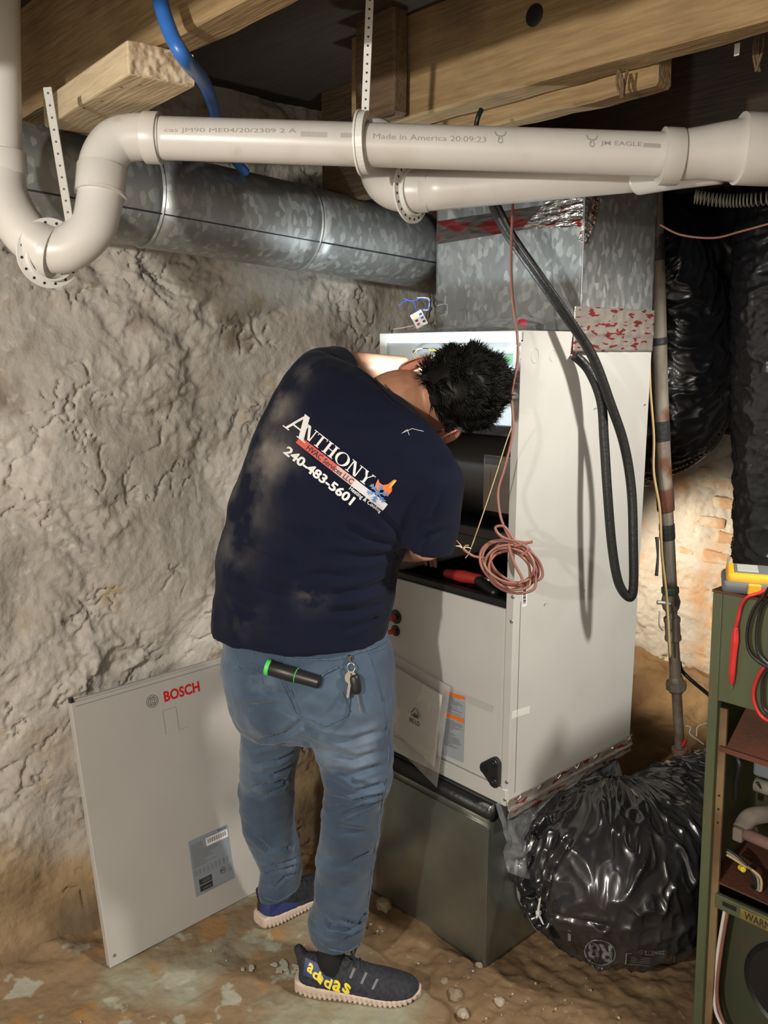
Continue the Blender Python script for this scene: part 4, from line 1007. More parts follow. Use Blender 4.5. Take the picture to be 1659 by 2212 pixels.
# hair : cap + strands
bm = bmesh.new(); bmesh.ops.create_uvsphere(bm, u_segments=56, v_segments=40, radius=1)
def hairline(x, y, z): return z > (.02 if y > .25 else -.17+.36*max(0, y+.05)) and not (y > .55 and z < .55) and not (abs(x) > .62 and -.55 < y and z < .10)
for q in list(bm.verts):
    x, y, z = q.co; q.co = V((x, y, z))
bmesh.ops.delete(bm, geom=[q for q in bm.verts if not hairline(*q.co)], context='VERTS')
for q in bm.verts:
    x, y, z = q.co; th = .004+.014*max(0, min(1, (z+.25)/.6)); k = mn.noise(V((x, y, z))*6)*.004
    q.co = hp(x*(.083+th+k), y*((.105 if y < 0 else .098)+th+k), z*(.118+th+k))
hair = frombm('hair', bm, m_hair, person, True)
v, f = [], []
for i in range(8000):
    while True:
        d = V(rng.normal(size=3)).normalized()
        if hairline(*d): break
    x, y, z = d; top = max(0, min(1, (max(z, -y*.8-.1)+.05)/.5)); th = .003+.012*max(0, min(1, (z+.25)/.6))
    p = V((x*(.083+th), y*((.105 if y < 0 else .098)+th), z*(.118+th)))
    L = (.007+.028*top)*random.uniform(.6, 1.25)
    swirl = V((-y, x, 0)); fwd = V((.15, 1, 0))
    g = V((mn.noise(d*5), mn.noise(d*5+V((3, 0, 0))), mn.noise(d*5+V((0, 7, 0)))))
    dr = (d*.42*(.5+top)+fwd*.5*top+swirl*.35-V((0, 0, .5))*(1-top)+g*.9).normalized(); nrm = d
    b = len(v); t1 = dr.cross(nrm).normalized() if dr.cross(nrm).length > .01 else V((1, 0, 0)); t2 = dr.cross(t1)
    for j, (s, w) in enumerate(((0, .0013), (.5, .0010))):
        q = p+dr*L*s
        for a in (0, 2.1, 4.2): 
            o = t1*math.cos(a)*w+t2*math.sin(a)*w; r_ = q+o; v.append(hp(*r_))
    q = p+dr*L+d*(-.25*L)*random.random()+g*.004; v.append(hp(*q))
    for k in range(3): f.append((b+k, b+(k+1) % 3, b+3+(k+1) % 3, b+3+k)); f.append((b+3+k, b+3+(k+1) % 3, b+6))
hs = mk('hair_strands', v, f, m_hair, hair, True); hs['kind'] = 'stuff'
# thin necklace on the neck
surfline('necklace', [(832, 832), (845, 845), (858, 862), (868, 878)], .0013, m_chrome, person, bvh(body), .002, 4)
surfline('collar', [(762, 792), (800, 822), (846, 868), (900, 905), (948, 938), (978, 958)], .0035, m_shirt, shirt, bvh(shirt), .0005)
# --- shoes
def shoe(heel, toe, name_label, print_=False, z0=.001):
    root = None
    hl = V(heel); d = V(toe)-hl; L = d.length; d.normalize(); lat = V((d.y, -d.x, 0)); up_ = V((0, 0, 1))
    # stations: s, half width, sole height, top height
    stn = [(0, .018, .034, .060), (.03, .030, .036, .092), (.10, .038, .036, .098), (.22, .041, .034, .094), (.34, .041, .030, .096), (.45, .043, .027, .090), (.58, .047, .024, .074), (.72, .050, .022, .062), (.85, .046, .021, .054), (.95, .033, .022, .046), (1.0, .012, .026, .036)]
    def P_(s, w, z): return hl+d*s*L+lat*w+up_*(z+z0)
    v, f = [], []
    rings = []
    stn = [(a_, b_*1.06, c_*1.22, d_*1.1) for a_, b_, c_, d_ in stn]
    for s, hw, sh, th in stn:
        rr = []; toeup = .012*max(0, (s-.75)/.25)**2+.006*max(0, (.1-s)/.1)
        for k in range(24):
            a = 2*math.pi*k/24; c, n_ = math.cos(a), math.sin(a)
            w = hw*(1.10 if n_ < 0 else 1.04)*(abs(c)**.6)*(1 if c > 0 else -1)
            z = (toeup if n_ < 0 else sh)
            z = toeup+(sh-toeup)*(.5+.5*(abs(n_)**.4)*(1 if n_ > 0 else -1))
            rr.append(P_(s-(.035 if s < .05 else 0)+(.02 if s > .97 else 0), w, z))
        rings.append(rr)
    loftgeo(rings, 4, v, f); sole = mk('shoe_sole', v, f, m_sole); normals_out(sole); remesh(sole, .0032, 3)
    Q = getco(sole.data); S_ = ((Q-np.array(hl))@np.array(d))/L; Z = Q[:, 2]; Wt = (Q-np.array(hl))@np.array(lat)
    gro = np.clip(np.sin(S_*2*np.pi*24+Z*110)+.1, 0, 1)*np.clip((.024-Z)/.010, 0, 1)*(np.abs(Wt) > .02)
    Nn = getno(sole.data); setco(sole.data, Q-Nn*(gro*.0055)[:, None])
    v, f = [], []; rings = []
    for s, hw, sh, th in stn:
        rr = []
        for k in range(24):
            a = 2*math.pi*k/24; c, n_ = math.cos(a), math.sin(a)
            w = hw*.98*c*(1-.25*max(0, n_)*(1 if s < .6 else .5)); z = sh-.006+(th-sh+.006)*max(0, n_)**.75 if n_ > 0 else sh-.008
            rr.append(P_(s, w, z))
        rings.append(rr)
    loftgeo(rings, 4, v, f)
    # padded heel tab
    limbgeo([P_(.06, 0, .07), P_(.015, 0, .105), P_(-.02, 0, .125)], [.022, .016, .010], v, f, 12, 5)
    upper = mk('shoe', v, f, m_shoe, person); normals_out(upper); remesh(upper, .0035, 3)
    sole.parent = upper
    return upper, sole, P_
sR, soR, PR = shoe((-.296, -.486, -.001), (-.060, -.274, -.001), '')
sL, soL, PL_ = shoe((-.574, -.420, .0), (-.585, -.125, .0), '')
for up_, P_, an in ((sR, PR, anR), (sL, PL_, anL)):
    for k in range(4): tube('lace', [P_(.44+.06*k, -.022, .094-.010*k), P_(.46+.06*k, 0, .104-.012*k), P_(.48+.06*k, .022, .090-.010*k)], .0026, m_shoe, up_, 8, 6)
    tube('lace_bow', [P_(.44, 0, .100), P_(.40, .02, .118), P_(.46, .03, .112), P_(.45, 0, .102), P_(.47, -.02, .120), P_(.43, -.03, .112), P_(.44, 0, .100)], .0028, m_shoe, up_, 8, 6)
    v, f = [], []; top = an+V((0, 0, .03)); limbgeo([P_(.30, 0, .062), P_(.26, 0, .10), top], [.034, .036, .037], v, f); mk('sock', v, f, m_sock, person, True)
tsR = bvh(sR); tall = bvh(sR, soR)
hR = decal('heel_panel', (np.array([(0, 0), (.35, .0), (1, .0), (1, .12), (.6, .45), (.3, .95), (0, 1)]), [(0, 1, 2, 3, 4, 5, 6)]), [(655, 2105), (762, 2152), (750, 2105), (660, 2068)], tsR, m_heel, sR, .0012, 3)
for ch, q in zip('adidas', [(664, 2080, 676, 2098), (675, 2092, 691, 2112), (688, 2106, 696, 2120), (700, 2108, 716, 2130), (718, 2116, 736, 2138), (740, 2122, 756, 2142)]):
    x0, y0, x1, y1 = q; dx, dy = 10, 9
    bx_ = [(x0-2, y1-2), (x1-3, y1+7), (x1+4, y0+9), (x0+6, y0-3)]
    decal('yellow_letter', textgeo(ch, .03), bx_, tsR, m_yellow, sR, .0022, 1)
decal('heel_panel', rects([(0, 0, 1, 1)]), [(563, 1978), (640, 1975), (645, 1950), (563, 1945)], bvh(sL), m_heel, sL, .0012, 3)
for k in range(3): decal('side_stripe', rects([(0, 0, 1, 1)]), [(754+k*24, 2112+k*12), (759+k*24, 2114+k*12), (770+k*24, 2088+k*14), (765+k*24, 2086+k*14)], tsR, m_grayprint, sR, .001, 1)
# --- print on the back of the shirt
st_ = bvh(shirt)
B0 = np.array([640., 962.]); BX = np.array([190., 148.]); BX /= 1; n_ = np.linalg.norm(BX); bx = BX/n_; by = np.array([bx[1], -bx[0]])   # along / upwards in the print plane
def bq(u0, v0, u1, v1):
    g = lambda u, w: tuple(np.array([638., 945.])+bx*u+by*w)
    return [g(u0, v0), g(u1, v0), g(u1, v1), g(u0, v1)]
# serif capitals built from strokes in a unit box
def glyph(ch):
    th, tk, sf = .07, .20, .06
    def q(*p): polys.append(list(p))
    def bar(x0, y0, x1, y1): q((x0, y0), (x1, y0), (x1, y1), (x0, y1))
    def dg(xa, xb, w, y0=0, y1=1): q((xa, y0), (xa+w, y0), (xb+w, y1), (xb, y1))
    polys = []
    if ch == 'A': dg(.08, .42, .09); dg(.70, .36, .22); bar(.22, .30, .78, .37); bar(0, 0, .26, sf*.8); bar(.62, 0, 1.0, sf*.8)
    if ch == 'N': bar(.12, 0, .20, 1); bar(.80, 0, .88, 1); q((.12, 1), (.34, 1), (.88, 0), (.68, 0)); bar(0, 0, .32, sf); bar(.68, 1-sf, 1, 1); bar(0, 1-sf, .2, 1)
    if ch == 'T': bar(.40, 0, .60, 1); bar(.02, .93, .98, 1); bar(.02, .80, .08, 1); bar(.92, .80, .98, 1); bar(.28, 0, .72, sf)
    if ch == 'H': bar(.13, 0, .33, 1); bar(.67, 0, .87, 1); bar(.33, .47, .67, .54); [bar(x, y, x+.42, y+sf) for x in (.02, .56) for y in (0, 1-sf)]
    if ch == 'Y': q((.42, .5), (.6, .45), (.32, 1), (.10, 1)); q((.5, .48), (.58, .5), (.90, 1), (.82, 1)); bar(.42, 0, .60, .52); bar(.30, 0, .72, sf); bar(0, 1-sf, .40, 1); bar(.70, 1-sf, 1, 1)
    if ch == 'O':
        o_ = [(.5+.5*math.cos(a), .5+.52*math.sin(a)) for a in np.linspace(0, 2*math.pi, 33)]; i_ = [(.5+.31*math.cos(a), .5+.46*math.sin(a)) for a in np.linspace(0, 2*math.pi, 33)]
        for k in range(32): q(o_[k], o_[k+1], i_[k+1], i_[k])
    v = []; f = []
    for p in polys: f.append(tuple(range(len(v), len(v)+len(p)))); v += p
    return np.array(v, float), f
decal('letter', glyph('A'), [tuple(a) for a in ((607, 920), (664, 957), (668, 905), (622, 888))], st_, m_whiteprint, shirt, .002, 2) if False else None
decal('letter', glyph('A'), bq(-36, 3, 25, 53), st_, m_whiteprint, shirt, .0018, 2)
xs = 3
for ch, w in zip('NTHONY', (31, 26, 30, 33, 31, 31)):
    decal('letter', glyph(ch), bq(xs, 12, xs+w, 40), st_, m_whiteprint, shirt, .0018, 2); xs += w+1
m_bar = M('print_red', (.62, .10, .07), .55)
m_bar2 = M('print_fade', (.72, .42, .40), .55); m_bar3 = M('print_pale', (.66, .66, .72), .55)
decal('print_bar', rects([(0, 0, 1, 1)]), bq(8, -8, 110, 9), st_, m_bar, shirt, .0014, 3)
decal('print_bar', rects([(0, 0, 1, 1)]), bq(110, -8, 160, 9), st_, m_bar2, shirt, .0014, 3)
decal('print_bar', rects([(0, 0, 1, 1)]), bq(160, -8, 246, 9), st_, m_bar3, shirt, .0014, 3)
m_navyprint = M('print_navy', (.015, .012, .03), .6)
decal('print_text', textgeo('HVAC Services LLC', .02), bq(34, -6, 158, 6), st_, m_navyprint, shirt, .0021, 2)
decal('print_text', textgeo('240-483-5601', .035), bq(0, -43, 184, -22), st_, m_whiteprint, shirt, .0018, 2)
decal('print_text', textgeo('Heating & Cooling', .01), bq(160, -20, 244, -8), st_, m_whiteprint, shirt, .0018, 2)
# flame and snowflake emblem
m_fl = M('flame_orange', (.85, .18, .03), .5); m_fl2 = M('flame_yellow', (.90, .55, .05), .5); m_sn = M('snow_blue', (.10, .24, .55), .5)
flame = (np.array([(0, .42), (.05, .75), (.12, .98), (.2, .72), (.38, .62), (.6, .7), (.85, 1.0), (.98, .98), (.82, .7), (.9, .4), (.75, .1), (.45, 0), (.5, .28), (.34, .42), (.2, .25), (.12, .12)]), [tuple(range(16))])
decal('flame', flame, [(810, 1062), (846, 1078), (858, 1036), (812, 1034)], st_, m_fl, shirt, .0024, 2)
decal('flame', (np.array([(0, 0), (.5, .3), (1, 1), (.55, .95), (.2, .5)]), [(0, 1, 2, 3, 4)]), [(838, 1056), (850, 1058), (857, 1038), (846, 1036)], st_, m_fl2, shirt, .0028, 2)
sv = []; sf_ = []
def sst(a, b, w=.028):
    n = math.hypot(b[0]-a[0], b[1]-a[1]); ox, oy = -(b[1]-a[1])/n*w, (b[0]-a[0])/n*w; k = len(sv)
    sv.extend([(a[0]-ox, a[1]-oy), (b[0]-ox, b[1]-oy), (b[0]+ox, b[1]+oy), (a[0]+ox, a[1]+oy)]); sf_.append((k, k+1, k+2, k+3))
for k in range(6):
    a = k*math.pi/3+.2; c_ = (.5, .5); e_ = (.5+.48*math.cos(a), .5+.48*math.sin(a)); sst(c_, e_, .035)
    for s_ in (.45, .72):
        p = (.5+.48*s_*math.cos(a), .5+.48*s_*math.sin(a))
        for da_ in (.8, -.8): sst(p, (p[0]+.15*math.cos(a+da_), p[1]+.15*math.sin(a+da_)), .026)
decal('snowflake', (np.array(sv), sf_), [(790, 1080), (838, 1092), (842, 1050), (794, 1038)], st_, m_sn, shirt, .0026, 1)
surfline('thread', [(868, 936), (880, 928), (884, 940)], .0007, m_whiteprint, shirt, st_, .001, 3); surfline('thread', [(872, 934), (890, 926), (915, 932)], .0007, m_whiteprint, shirt, st_, .001, 3)
# --- things in the pocket
def hit(px, py, lift): l, n = cast(jt, px, py); return l+n*lift, n
fl_ = thing('flashlight', 'black flashlight with a green rim sticking out of the back pocket', 'flashlight')
c0, n0 = hit(592, 1438, .017); c1, n1 = hit(690, 1470, .012)
T = (c1-c0).normalized(); Lh = (c1-c0).length
lathe('barrel', [(.016, 0), (.018, .004), (.018, Lh*.52), (.0165, Lh*.55), (.0155, Lh), (.012, Lh+.003)], c0, T, m_black, fl_, 28)
lathe('rim', [(.0165, -.005), (.0195, -.003), (.0195, .003), (.018, .006)], c0, T, m_green, fl_, 28)
lathe('band', [(.0182, -.0008), (.0186, 0), (.0182, .0008)], c0+T*Lh*.56, T, m_green, fl_, 28)
ky = thing('key_ring', 'bunch of keys clipped at the back of the jeans beside the flashlight', 'keys')
def key(name, top, bot, r, mat, n, par):
    T = (bot-top); L = T.length; T.normalize(); A = T.cross(n).normalized(); Bn = A.cross(T)
    v = []; prof = [(r*math.cos(a), r-r*math.sin(a)*1.0) for a in np.linspace(-math.pi/2+.35, 1.5*math.pi-.35, 18)]
    prof = [(r*.95*math.cos(a), -r*math.sin(a)+r*.9) for a in np.linspace(math.radians(-62), math.radians(242), 20)]
    blade = [(-.003, r*1.8), (-.003, L-.003), (0, L), (.0032, L-.003), (.0032, L-.008), (.0022, L-.011), (.0034, L-.014), (.0034, r*2.0)]
    pl_ = prof+blade; n_ = len(pl_)
    for z in (-.001, .001): v += [top+A*float(x)+T*float(y)+Bn*z for x, y in pl_]
    f = [tuple(range(n_))[::-1], tuple(range(n_, 2*n_))]+[(i, (i+1) % n_, n_+(i+1) % n_, n_+i) for i in range(n_)]
    o = mk(name, v, f, mat, par); lathe('key_hole', [(.0004, .0002), (.002, .0002), (.0022, -.0002)], top+T*r*.4+Bn*(.0013 if Bn.dot(n) > 0 else -.0013), n, m_black, o, 10); return o
p0, nk = hit(755, 1421, .006); p1, _ = hit(757, 1446, .016); p2, _ = hit(746, 1502, .018); p3, _ = hit(762, 1450, .010); p4, _ = hit(772, 1538, .012)
key('key', p1, p2, .0145, m_chrome, nk, ky)
box('clip', p0-V((.006, .004, .007)), p0+V((.006, .004, .007)), m_chrome, ky, .002)
v, f = tubegeo([at(755, 1440, 1)*0+p0.lerp(p1, .7)+RT*.009*math.cos(a)+UP*.011*math.sin(a) for a in np.linspace(0, 2*math.pi, 20)], .0012, 6); mk('split_ring', v, f, m_chrome, ky, True)
pk0, _ = hit(762, 1455, .013); pk1, _ = hit(768, 1495, .013)
T = (pk1-pk0).normalized(); v, f = [], []; tubegeo(resample([pk0, pk0.lerp(pk1, .5), pk1], 6), [.008, .011, .0125, .013, .0135, .0135, .0135, .013, .013, .0125, .0115, .010, .008], 16, True, v, f); mk('key_fob', v, f, m_black, ky, True)
A_, B_ = frame(T, nk); bm = bmesh.new(); Mx = Matrix((A_, B_, T)).transposed().to_4x4(); Mx.translation = pk1
bbox(bm, (-.0012, -.0045, 0), (.0012, .0045, .045), .0005, Mx, 1)
frombm('key_blade', bm, m_chrome, ky)
# ------------------------------------------------------------------ removed front panel leaning on the wall
fpn = thing('removed_panel', 'grey removed cabinet door panel leaning against the stone wall with a red maker name', 'panel')
BL, BR = V((-.700, -.830, .004)), V((-.716, -.318, .004)); TLp = onp(135, 1530, 0, -.815)
ex = (BR-BL).normalized(); upv = V((-.135, -.04, .73)); upv = (upv-ex*upv.dot(ex)); Ht = .742; upv = upv.normalized(); nz = ex.cross(upv).normalized()
if nz.x < 0: nz = -nz
Mx = Matrix((ex, upv, nz)).transposed().to_4x4(); Mx.translation = BL; Wp = .515
bm = bmesh.new(); bbox(bm, (0, 0, -.012), (Wp, Ht, 0), .0025, Mx); sheet_ = frombm('panel_sheet', bm, m_panel, fpn)
for lo, hi in (((0, 0, -.022), (.006, Ht, -.010)), ((Wp-.006, 0, -.022), (Wp, Ht, -.010)), ((0, 0, -.022), (Wp, .006, -.010)), ((.01, Ht-.006, -.030), (Wp-.01, Ht+.004, -.010))):
    bm = bmesh.new(); bbox(bm, lo, hi, .001, Mx); frombm('edge_flange', bm, m_panel, fpn)
bm = bmesh.new(); bbox(bm, (.012, Ht-.012, -.0005), (Wp-.01, Ht-.0105, .0006), 0, Mx); frombm('fold_line', bm, m_grayprint, fpn)
lathe('screw', [(.001, .003), (.0045, .0025), (.005, 0)], Mx @ V((.016, .030, 0)), nz, m_screw, fpn, 10)
bm = bmesh.new(); bbox(bm, (.002, Ht-.003, -.02), (.012, Ht+.014, -.004), .002, Mx); frombm('corner_clip', bm, m_black, fpn)
tpn = bvh(sheet_)
def pq(u0, v0, u1, v1):   # panel metres -> pixel quad through the camera (surface print)
    out = []
    for u_, w_ in ((u0, v0), (u1, v0), (u1, v1), (u0, v1)):
        p = Mx @ V((u_, w_, 0)); d = p-CAM; z = d.dot(FW); out.append((W/2+F*d.dot(RT)/z, H/2-F*d.dot(UP)/z))
    return out
def onpanel(nm, geo, u0, v0, u1, v1, mat, z=.0006, par=None):
    v, f = geo; vv = [Mx @ V((u0+float(x)*(u1-u0), v0+float(y)*(v1-v0), z)) for x, y in v]; return mk(nm, vv, f, mat, par or sheet_)
m_redlogo = M('logo_red', (.56, .012, .02), .5)
onpanel('maker_name', textgeo('BOSCH', .035, 1.02), .272, .668, .392, .700, m_redlogo)
def ringgeo(r0, r1, n=40): 
    p = [(.5+r*math.cos(a), .5+r*math.sin(a)) for r in (r0, r1) for a in np.linspace(0, 2*math.pi, n+1)]; return (np.array(p), [(i, i+1, n+1+i+1, n+1+i) for i in range(n)])
ex0 = .216
onpanel('emblem', ringgeo(.5, .46), ex0, .664, ex0+.037, .701, m_dark)
onpanel('emblem', ringgeo(.36, .325), ex0, .664, ex0+.037, .701, m_dark)
onpanel('emblem', rects([(.30, .22, .335, .78), (.42, .22, .455, .43), (.42, .57, .455, .78), (.545, .22, .58, .43), (.545, .57, .58, .78), (.665, .22, .70, .78), (.42, .40, .58, .435), (.42, .565, .58, .60), (.30, .22, .455, .25), (.545, .22, .70, .25), (.30, .75, .455, .78), (.545, .75, .70, .78)]), ex0, .664, ex0+.037, .701, m_dark)
m_line = M('score_line', (.16, .16, .155), .6)
onpanel('score_mark', rects([(0, 0, .015, 1), (.52, 0, .535, 1), (0, .985, .5, 1), (.53, 0, .9, .012)]), .262, .575, .345, .646, m_line, .0003)
lb_ = onpanel('rating_label', rects([(0, 0, 1, 1)]), .283, .075, .420, .245, M('label_blue_grey', (.25, .28, .32), .5), .0005)
def onl(nm, geo, a, b, c, d, mat, z=.0009): return onpanel(nm, geo, .283+a*.137, .075+b*.17, .283+c*.137, .075+d*.17, mat, z, lb_)
onl('barcode_tag', rects([(0, 0, 1, 1)]), .42, .78, .98, .92, m_whiteprint)
onl('barcode', rects([(i/26, 0, i/26+.012+.014*(i % 3 == 0), 1) for i in range(26)]), .46, .82, .94, .90, m_dark, .0012)
onl('label_name', textgeo('BOSCH', .03), .74, .95, .95, .98, m_dark)
random.seed(3)
onl('label_print', rects([(.04, y, .04+w, y+.012) for y, w in zip(np.linspace(.50, .90, 16), [.32, .6, .3, .28, .5, .5, .45, .6, .7, .66, .6, .3, .3, .3, .3, .3])]), 0, 0, 1, 1, m_grayprint)
onl('label_print', rects([(.05+.1*i, .36+.02*(j), .05+.1*i+.06, .37+.02*j) for i in range(9) for j in range(5)]), 0, 0, 1, 1, m_grayprint)
onl('label_chip', rects([(.12, .17, .44, .27), (.12, .05, .44, .155)]), 0, 0, 1, 1, m_dark)
onl('label_chip_text', rects([(.20, .20, .40, .215), (.20, .235, .40, .245), (.20, .085, .40, .10)]), 0, 0, 1, 1, m_grayprint, .0012)
onl('label_seal', ringgeo(.5, .42), .66, .18, .80, .30, m_dark); onl('label_seal', textgeo('ETL', .04), .68, .22, .78, .26, m_dark)
onl('label_print', rects([(.86, .16+.02*i, .96, .168+.02*i) for i in range(8)]+[(.1, .33, .95, .335), (.2, .02, .8, .028)]), 0, 0, 1, 1, m_grayprint)
# ------------------------------------------------------------------ manual bag hanging on the front
bg = thing('manual_bag', 'clear plastic bag with paper manual taped to the cabinet front', 'bag')
bqd = [(848, 1606), (944, 1702), (972, 1484), (838, 1405)]
q3 = [onp(848, 1606, 1, -.010), onp(944, 1702, 1, -.050), onp(973, 1484, 1, -.032), onp(835, 1405, 1, -.010)]
def bagf(off, crump, s0=0, s1=1, t0=0, t1=1):
    def g(u, v):
        U = (s0+u*(s1-s0))[:, None]; T_ = (t0+v*(t1-t0))[:, None]; q = [np.array(p) for p in q3]
        P = (q[0]*(1-U)+q[1]*U)*(1-T_)+(q[3]*(1-U)+q[2]*U)*T_
        e = np.sin(np.pi*u)*np.sin(np.pi*v); P[:, 1] -= off*e+crump*fbm(P*14, 4)*np.minimum(1, 4*e); return P
    return g
grid('bag_film', bagf(.016, .014), 60, 70, m_bag, bg); grid('bag_film', bagf(-.003, .006), 30, 30, m_bag, bg)
mp_ = grid('paper_manual', bagf(.008, .004, .02, .90, .16, .88), 30, 40, m_paper, bg, thick=.004)
tm_ = bvh(mp_)
decal('manual_print', rects([(.06+.3*(i % 3 == 0)*0, y, .95-.3*random.random(), y+.008) for i, y in enumerate(np.linspace(.08, .92, 40))]), [(922, 1650), (938, 1662), (962, 1510), (938, 1496)], tm_, m_grayprint, mp_, .0016, 0)
# recycling triangle on the bag
tri_ = []; trf = []
for k in range(3):
    a0, a1 = math.radians(90+120*k), math.radians(210+120*k); p, q = (.5+.5*math.cos(a0), .5+.5*math.sin(a0)), (.5+.5*math.cos(a1), .5+.5*math.sin(a1))
    for s0, s1 in ((.12, .82),):
        a = (p[0]+(q[0]-p[0])*s0, p[1]+(q[1]-p[1])*s0); b = (p[0]+(q[0]-p[0])*s1, p[1]+(q[1]-p[1])*s1); n = math.dist(a, b); ox, oy = -(b[1]-a[1])/n*.035, (b[0]-a[0])/n*.035
        k_ = len(tri_); tri_ += [(a[0]-ox, a[1]-oy), (b[0]-ox, b[1]-oy), (b[0]+ox, b[1]+oy), (a[0]+ox, a[1]+oy)]; trf.append((k_, k_+1, k_+2, k_+3))
tb_ = bvh([c for c in bg.children if c.name.startswith('bag_film')][0])
decal('recycling_mark', (np.array(tri_), trf), [(884, 1548), (910, 1560), (912, 1534), (886, 1520)], tb_, m_dark, bg, .001, 0)
decal('recycling_text', textgeo('04', .02), [(893, 1549), (903, 1554), (904, 1544), (894, 1539)], tb_, m_dark, bg, .001, 0)
decal('recycling_text', textgeo('PE-LD', .02), [(885, 1560), (907, 1570), (907, 1561), (885, 1550)], tb_, m_dark, bg, .001, 0)
# ------------------------------------------------------------------ cables
ln = [(1060, 430), (1095, 500), (1165, 600), (1228, 690), (1280, 770), (1318, 870), (1348, 960), (1364, 1060), (1368, 1180), (1368, 1270), (1358, 1290), (1336, 1258), (1322, 1180), (1312, 1060), (1305, 950), (1298, 865), (1272, 800), (1230, 767)]
tt = [2.05, 2.06, 2.08, 2.12, 2.17, 2.22, 2.26, 2.29, 2.31, 2.33, 2.34, 2.33, 2.31, 2.28, 2.26, 2.24, 2.225, 2.22]
def off_side(p): return V((max(p.x, .017), p.y, p.z))
lp = [off_side(at(a, b, t)) if b > 720 else at(a, b, t) for (a, b), t in zip(ln, tt)]
tag(tube('insulated_cable', lp, .0125, m_rubber, None, 14, 8), 'thick black insulated line looping down the cabinet side and back to its knockout', 'cable')
tag(tube('black_cable', [at(1075, 440, 2.04), at(1108, 505, 2.05), at(1172, 598, 2.07), at(1232, 685, 2.11), at(1262, 735, 2.14)], .0065, m_rubber, None, 10, 8), 'thinner black cord running beside the thick line in front of the plenum', 'cable')
sw = thing('thermostat_cable', 'brown thermostat cable hanging in front of the cabinet and ending in a coil', 'cable')
cp = [(1116, 366), (1108, 440), (1104, 560), (1107, 640), (1117, 720), (1118, 780), (1106, 850), (1108, 930), (1090, 1010), (1076, 1060), (1080, 1110), (1092, 1145), (1110, 1180)]
tube('cable_run', [at(a, b, 2.02) for a, b in cp], .0032, m_wire, sw, 8, 8)
random.seed(11); pts = []
cx, cy = 1104, 1224
for k in range(9):
    rx, ry = random.uniform(48, 64), random.uniform(30, 50); ox, oy = random.uniform(-8, 8), random.uniform(-10, 12); tl = random.uniform(.3, .55); dz = random.uniform(-.014, .014)
    for j in range(10):
        a = 2*math.pi*j/10+.5; x, y = rx*math.cos(a), ry*math.sin(a); X = x*math.cos(tl)-y*math.sin(tl); Y = x*math.sin(tl)+y*math.cos(tl)
        pts.append(at(cx+ox+X, cy+oy+Y, 2.03+dz+.012*math.sin(a*1.3+k)))
tube('cable_coil', pts, .0034, m_wire, sw, 8, 5)
tube('cable_loop', [at(a, b, 2.01) for a, b in ((1110, 1180), (1150, 1170), (1130, 1172), (1085, 1160), (1070, 1140), (1090, 1138), (1110, 1165), (1140, 1185), (1125, 1200))], .0034, m_wire, sw, 8, 8)
tube('cable_wrap', [at(a, b, 2.0) for a, b in ((1098, 1178), (1110, 1215), (1128, 1250), (1120, 1262))], .0038, m_wire, sw, 8, 6)
tube('cable_tail', [at(a, b, 2.02) for a, b in ((1050, 1205), (1025, 1202), (1008, 1192), (1000, 1185))], .0032, m_wire, sw, 8, 8)
for k, (x, y) in enumerate(((978, 1162), (985, 1180), (1012, 1178), (1018, 1185), (965, 1178))): tube('wire_end', [at(1000, 1185, 2.02), at((1000+x)/2, (1185+y)/2-3, 2.02), at(x, y, 2.015)], .0011, [m_copper, wm[0], wm[3], wm[0], m_copper][k], sw, 5, 4)
tag(tube('thin_wire', [at(1108, 915, 2.03), at(1092, 960, 2.04), at(1070, 1030, 2.05), at(1040, 1120, 2.06), at(1015, 1190, 2.06), at(1005, 1206, 2.06)], .0014, m_tan, None, 6, 6), 'thin tan wire slanting down across the open blower section', 'wire')
tag(tube('blue_tube', [onp(338, -60, 1, -.93), onp(346, 0, 1, -.93), onp(368, 70, 1, -.93), onp(400, 128, 1, -.91), onp(437, 172, 1, -.80), onp(455, 212, 1, -.70), onp(470, 260, 1, -.58), onp(505, 340, 1, -.42), onp(530, 372, 1, -.36)], .0125, m_blue, None, 18, 10), 'blue plastic water tube curving down from the joists behind the drain pipe', 'tube')
tag(tube('black_stub_wire', [at(1040, 236, 1.75), at(1032, 255, 1.75), at(1028, 275, 1.76)], .005, m_rubber, None, 10, 5), 'short black cord stub above the drain pipe', 'cable')
tag(tube('red_brown_wire', [at(1425, 485, 2.35), at(1470, 507, 2.34), at(1540, 514, 2.3), at(1600, 500, 2.25), at(1680, 478, 2.2)], .003, m_wire, None, 8, 8), 'brown wire sagging across the dark corner at the upper right', 'cable')
# springy flexible conduit upper right
v, f = [], []; P0 = resample([at(1500, 425, 2.3), at(1560, 433, 2.28), at(1620, 432, 2.25), at(1700, 424, 2.2)], 30); N_ = 24*22
hx = []
for i in range(N_):
    s = i/(N_-1)*(len(P0)-1.001); k = int(s); p = P0[k].lerp(P0[k+1], s-k); T = (P0[k+1]-P0[k]).normalized(); A_, B_ = frame(T); a = 2*math.pi*i/22; hx.append(p+(A_*math.cos(a)+B_*math.sin(a))*.016)
tubegeo(hx, .0022, 5, True, v, f); tag(mk('spring_hose', v, f, m_strap, None, True), 'ribbed metal flexible hose at the upper right edge', 'hose')
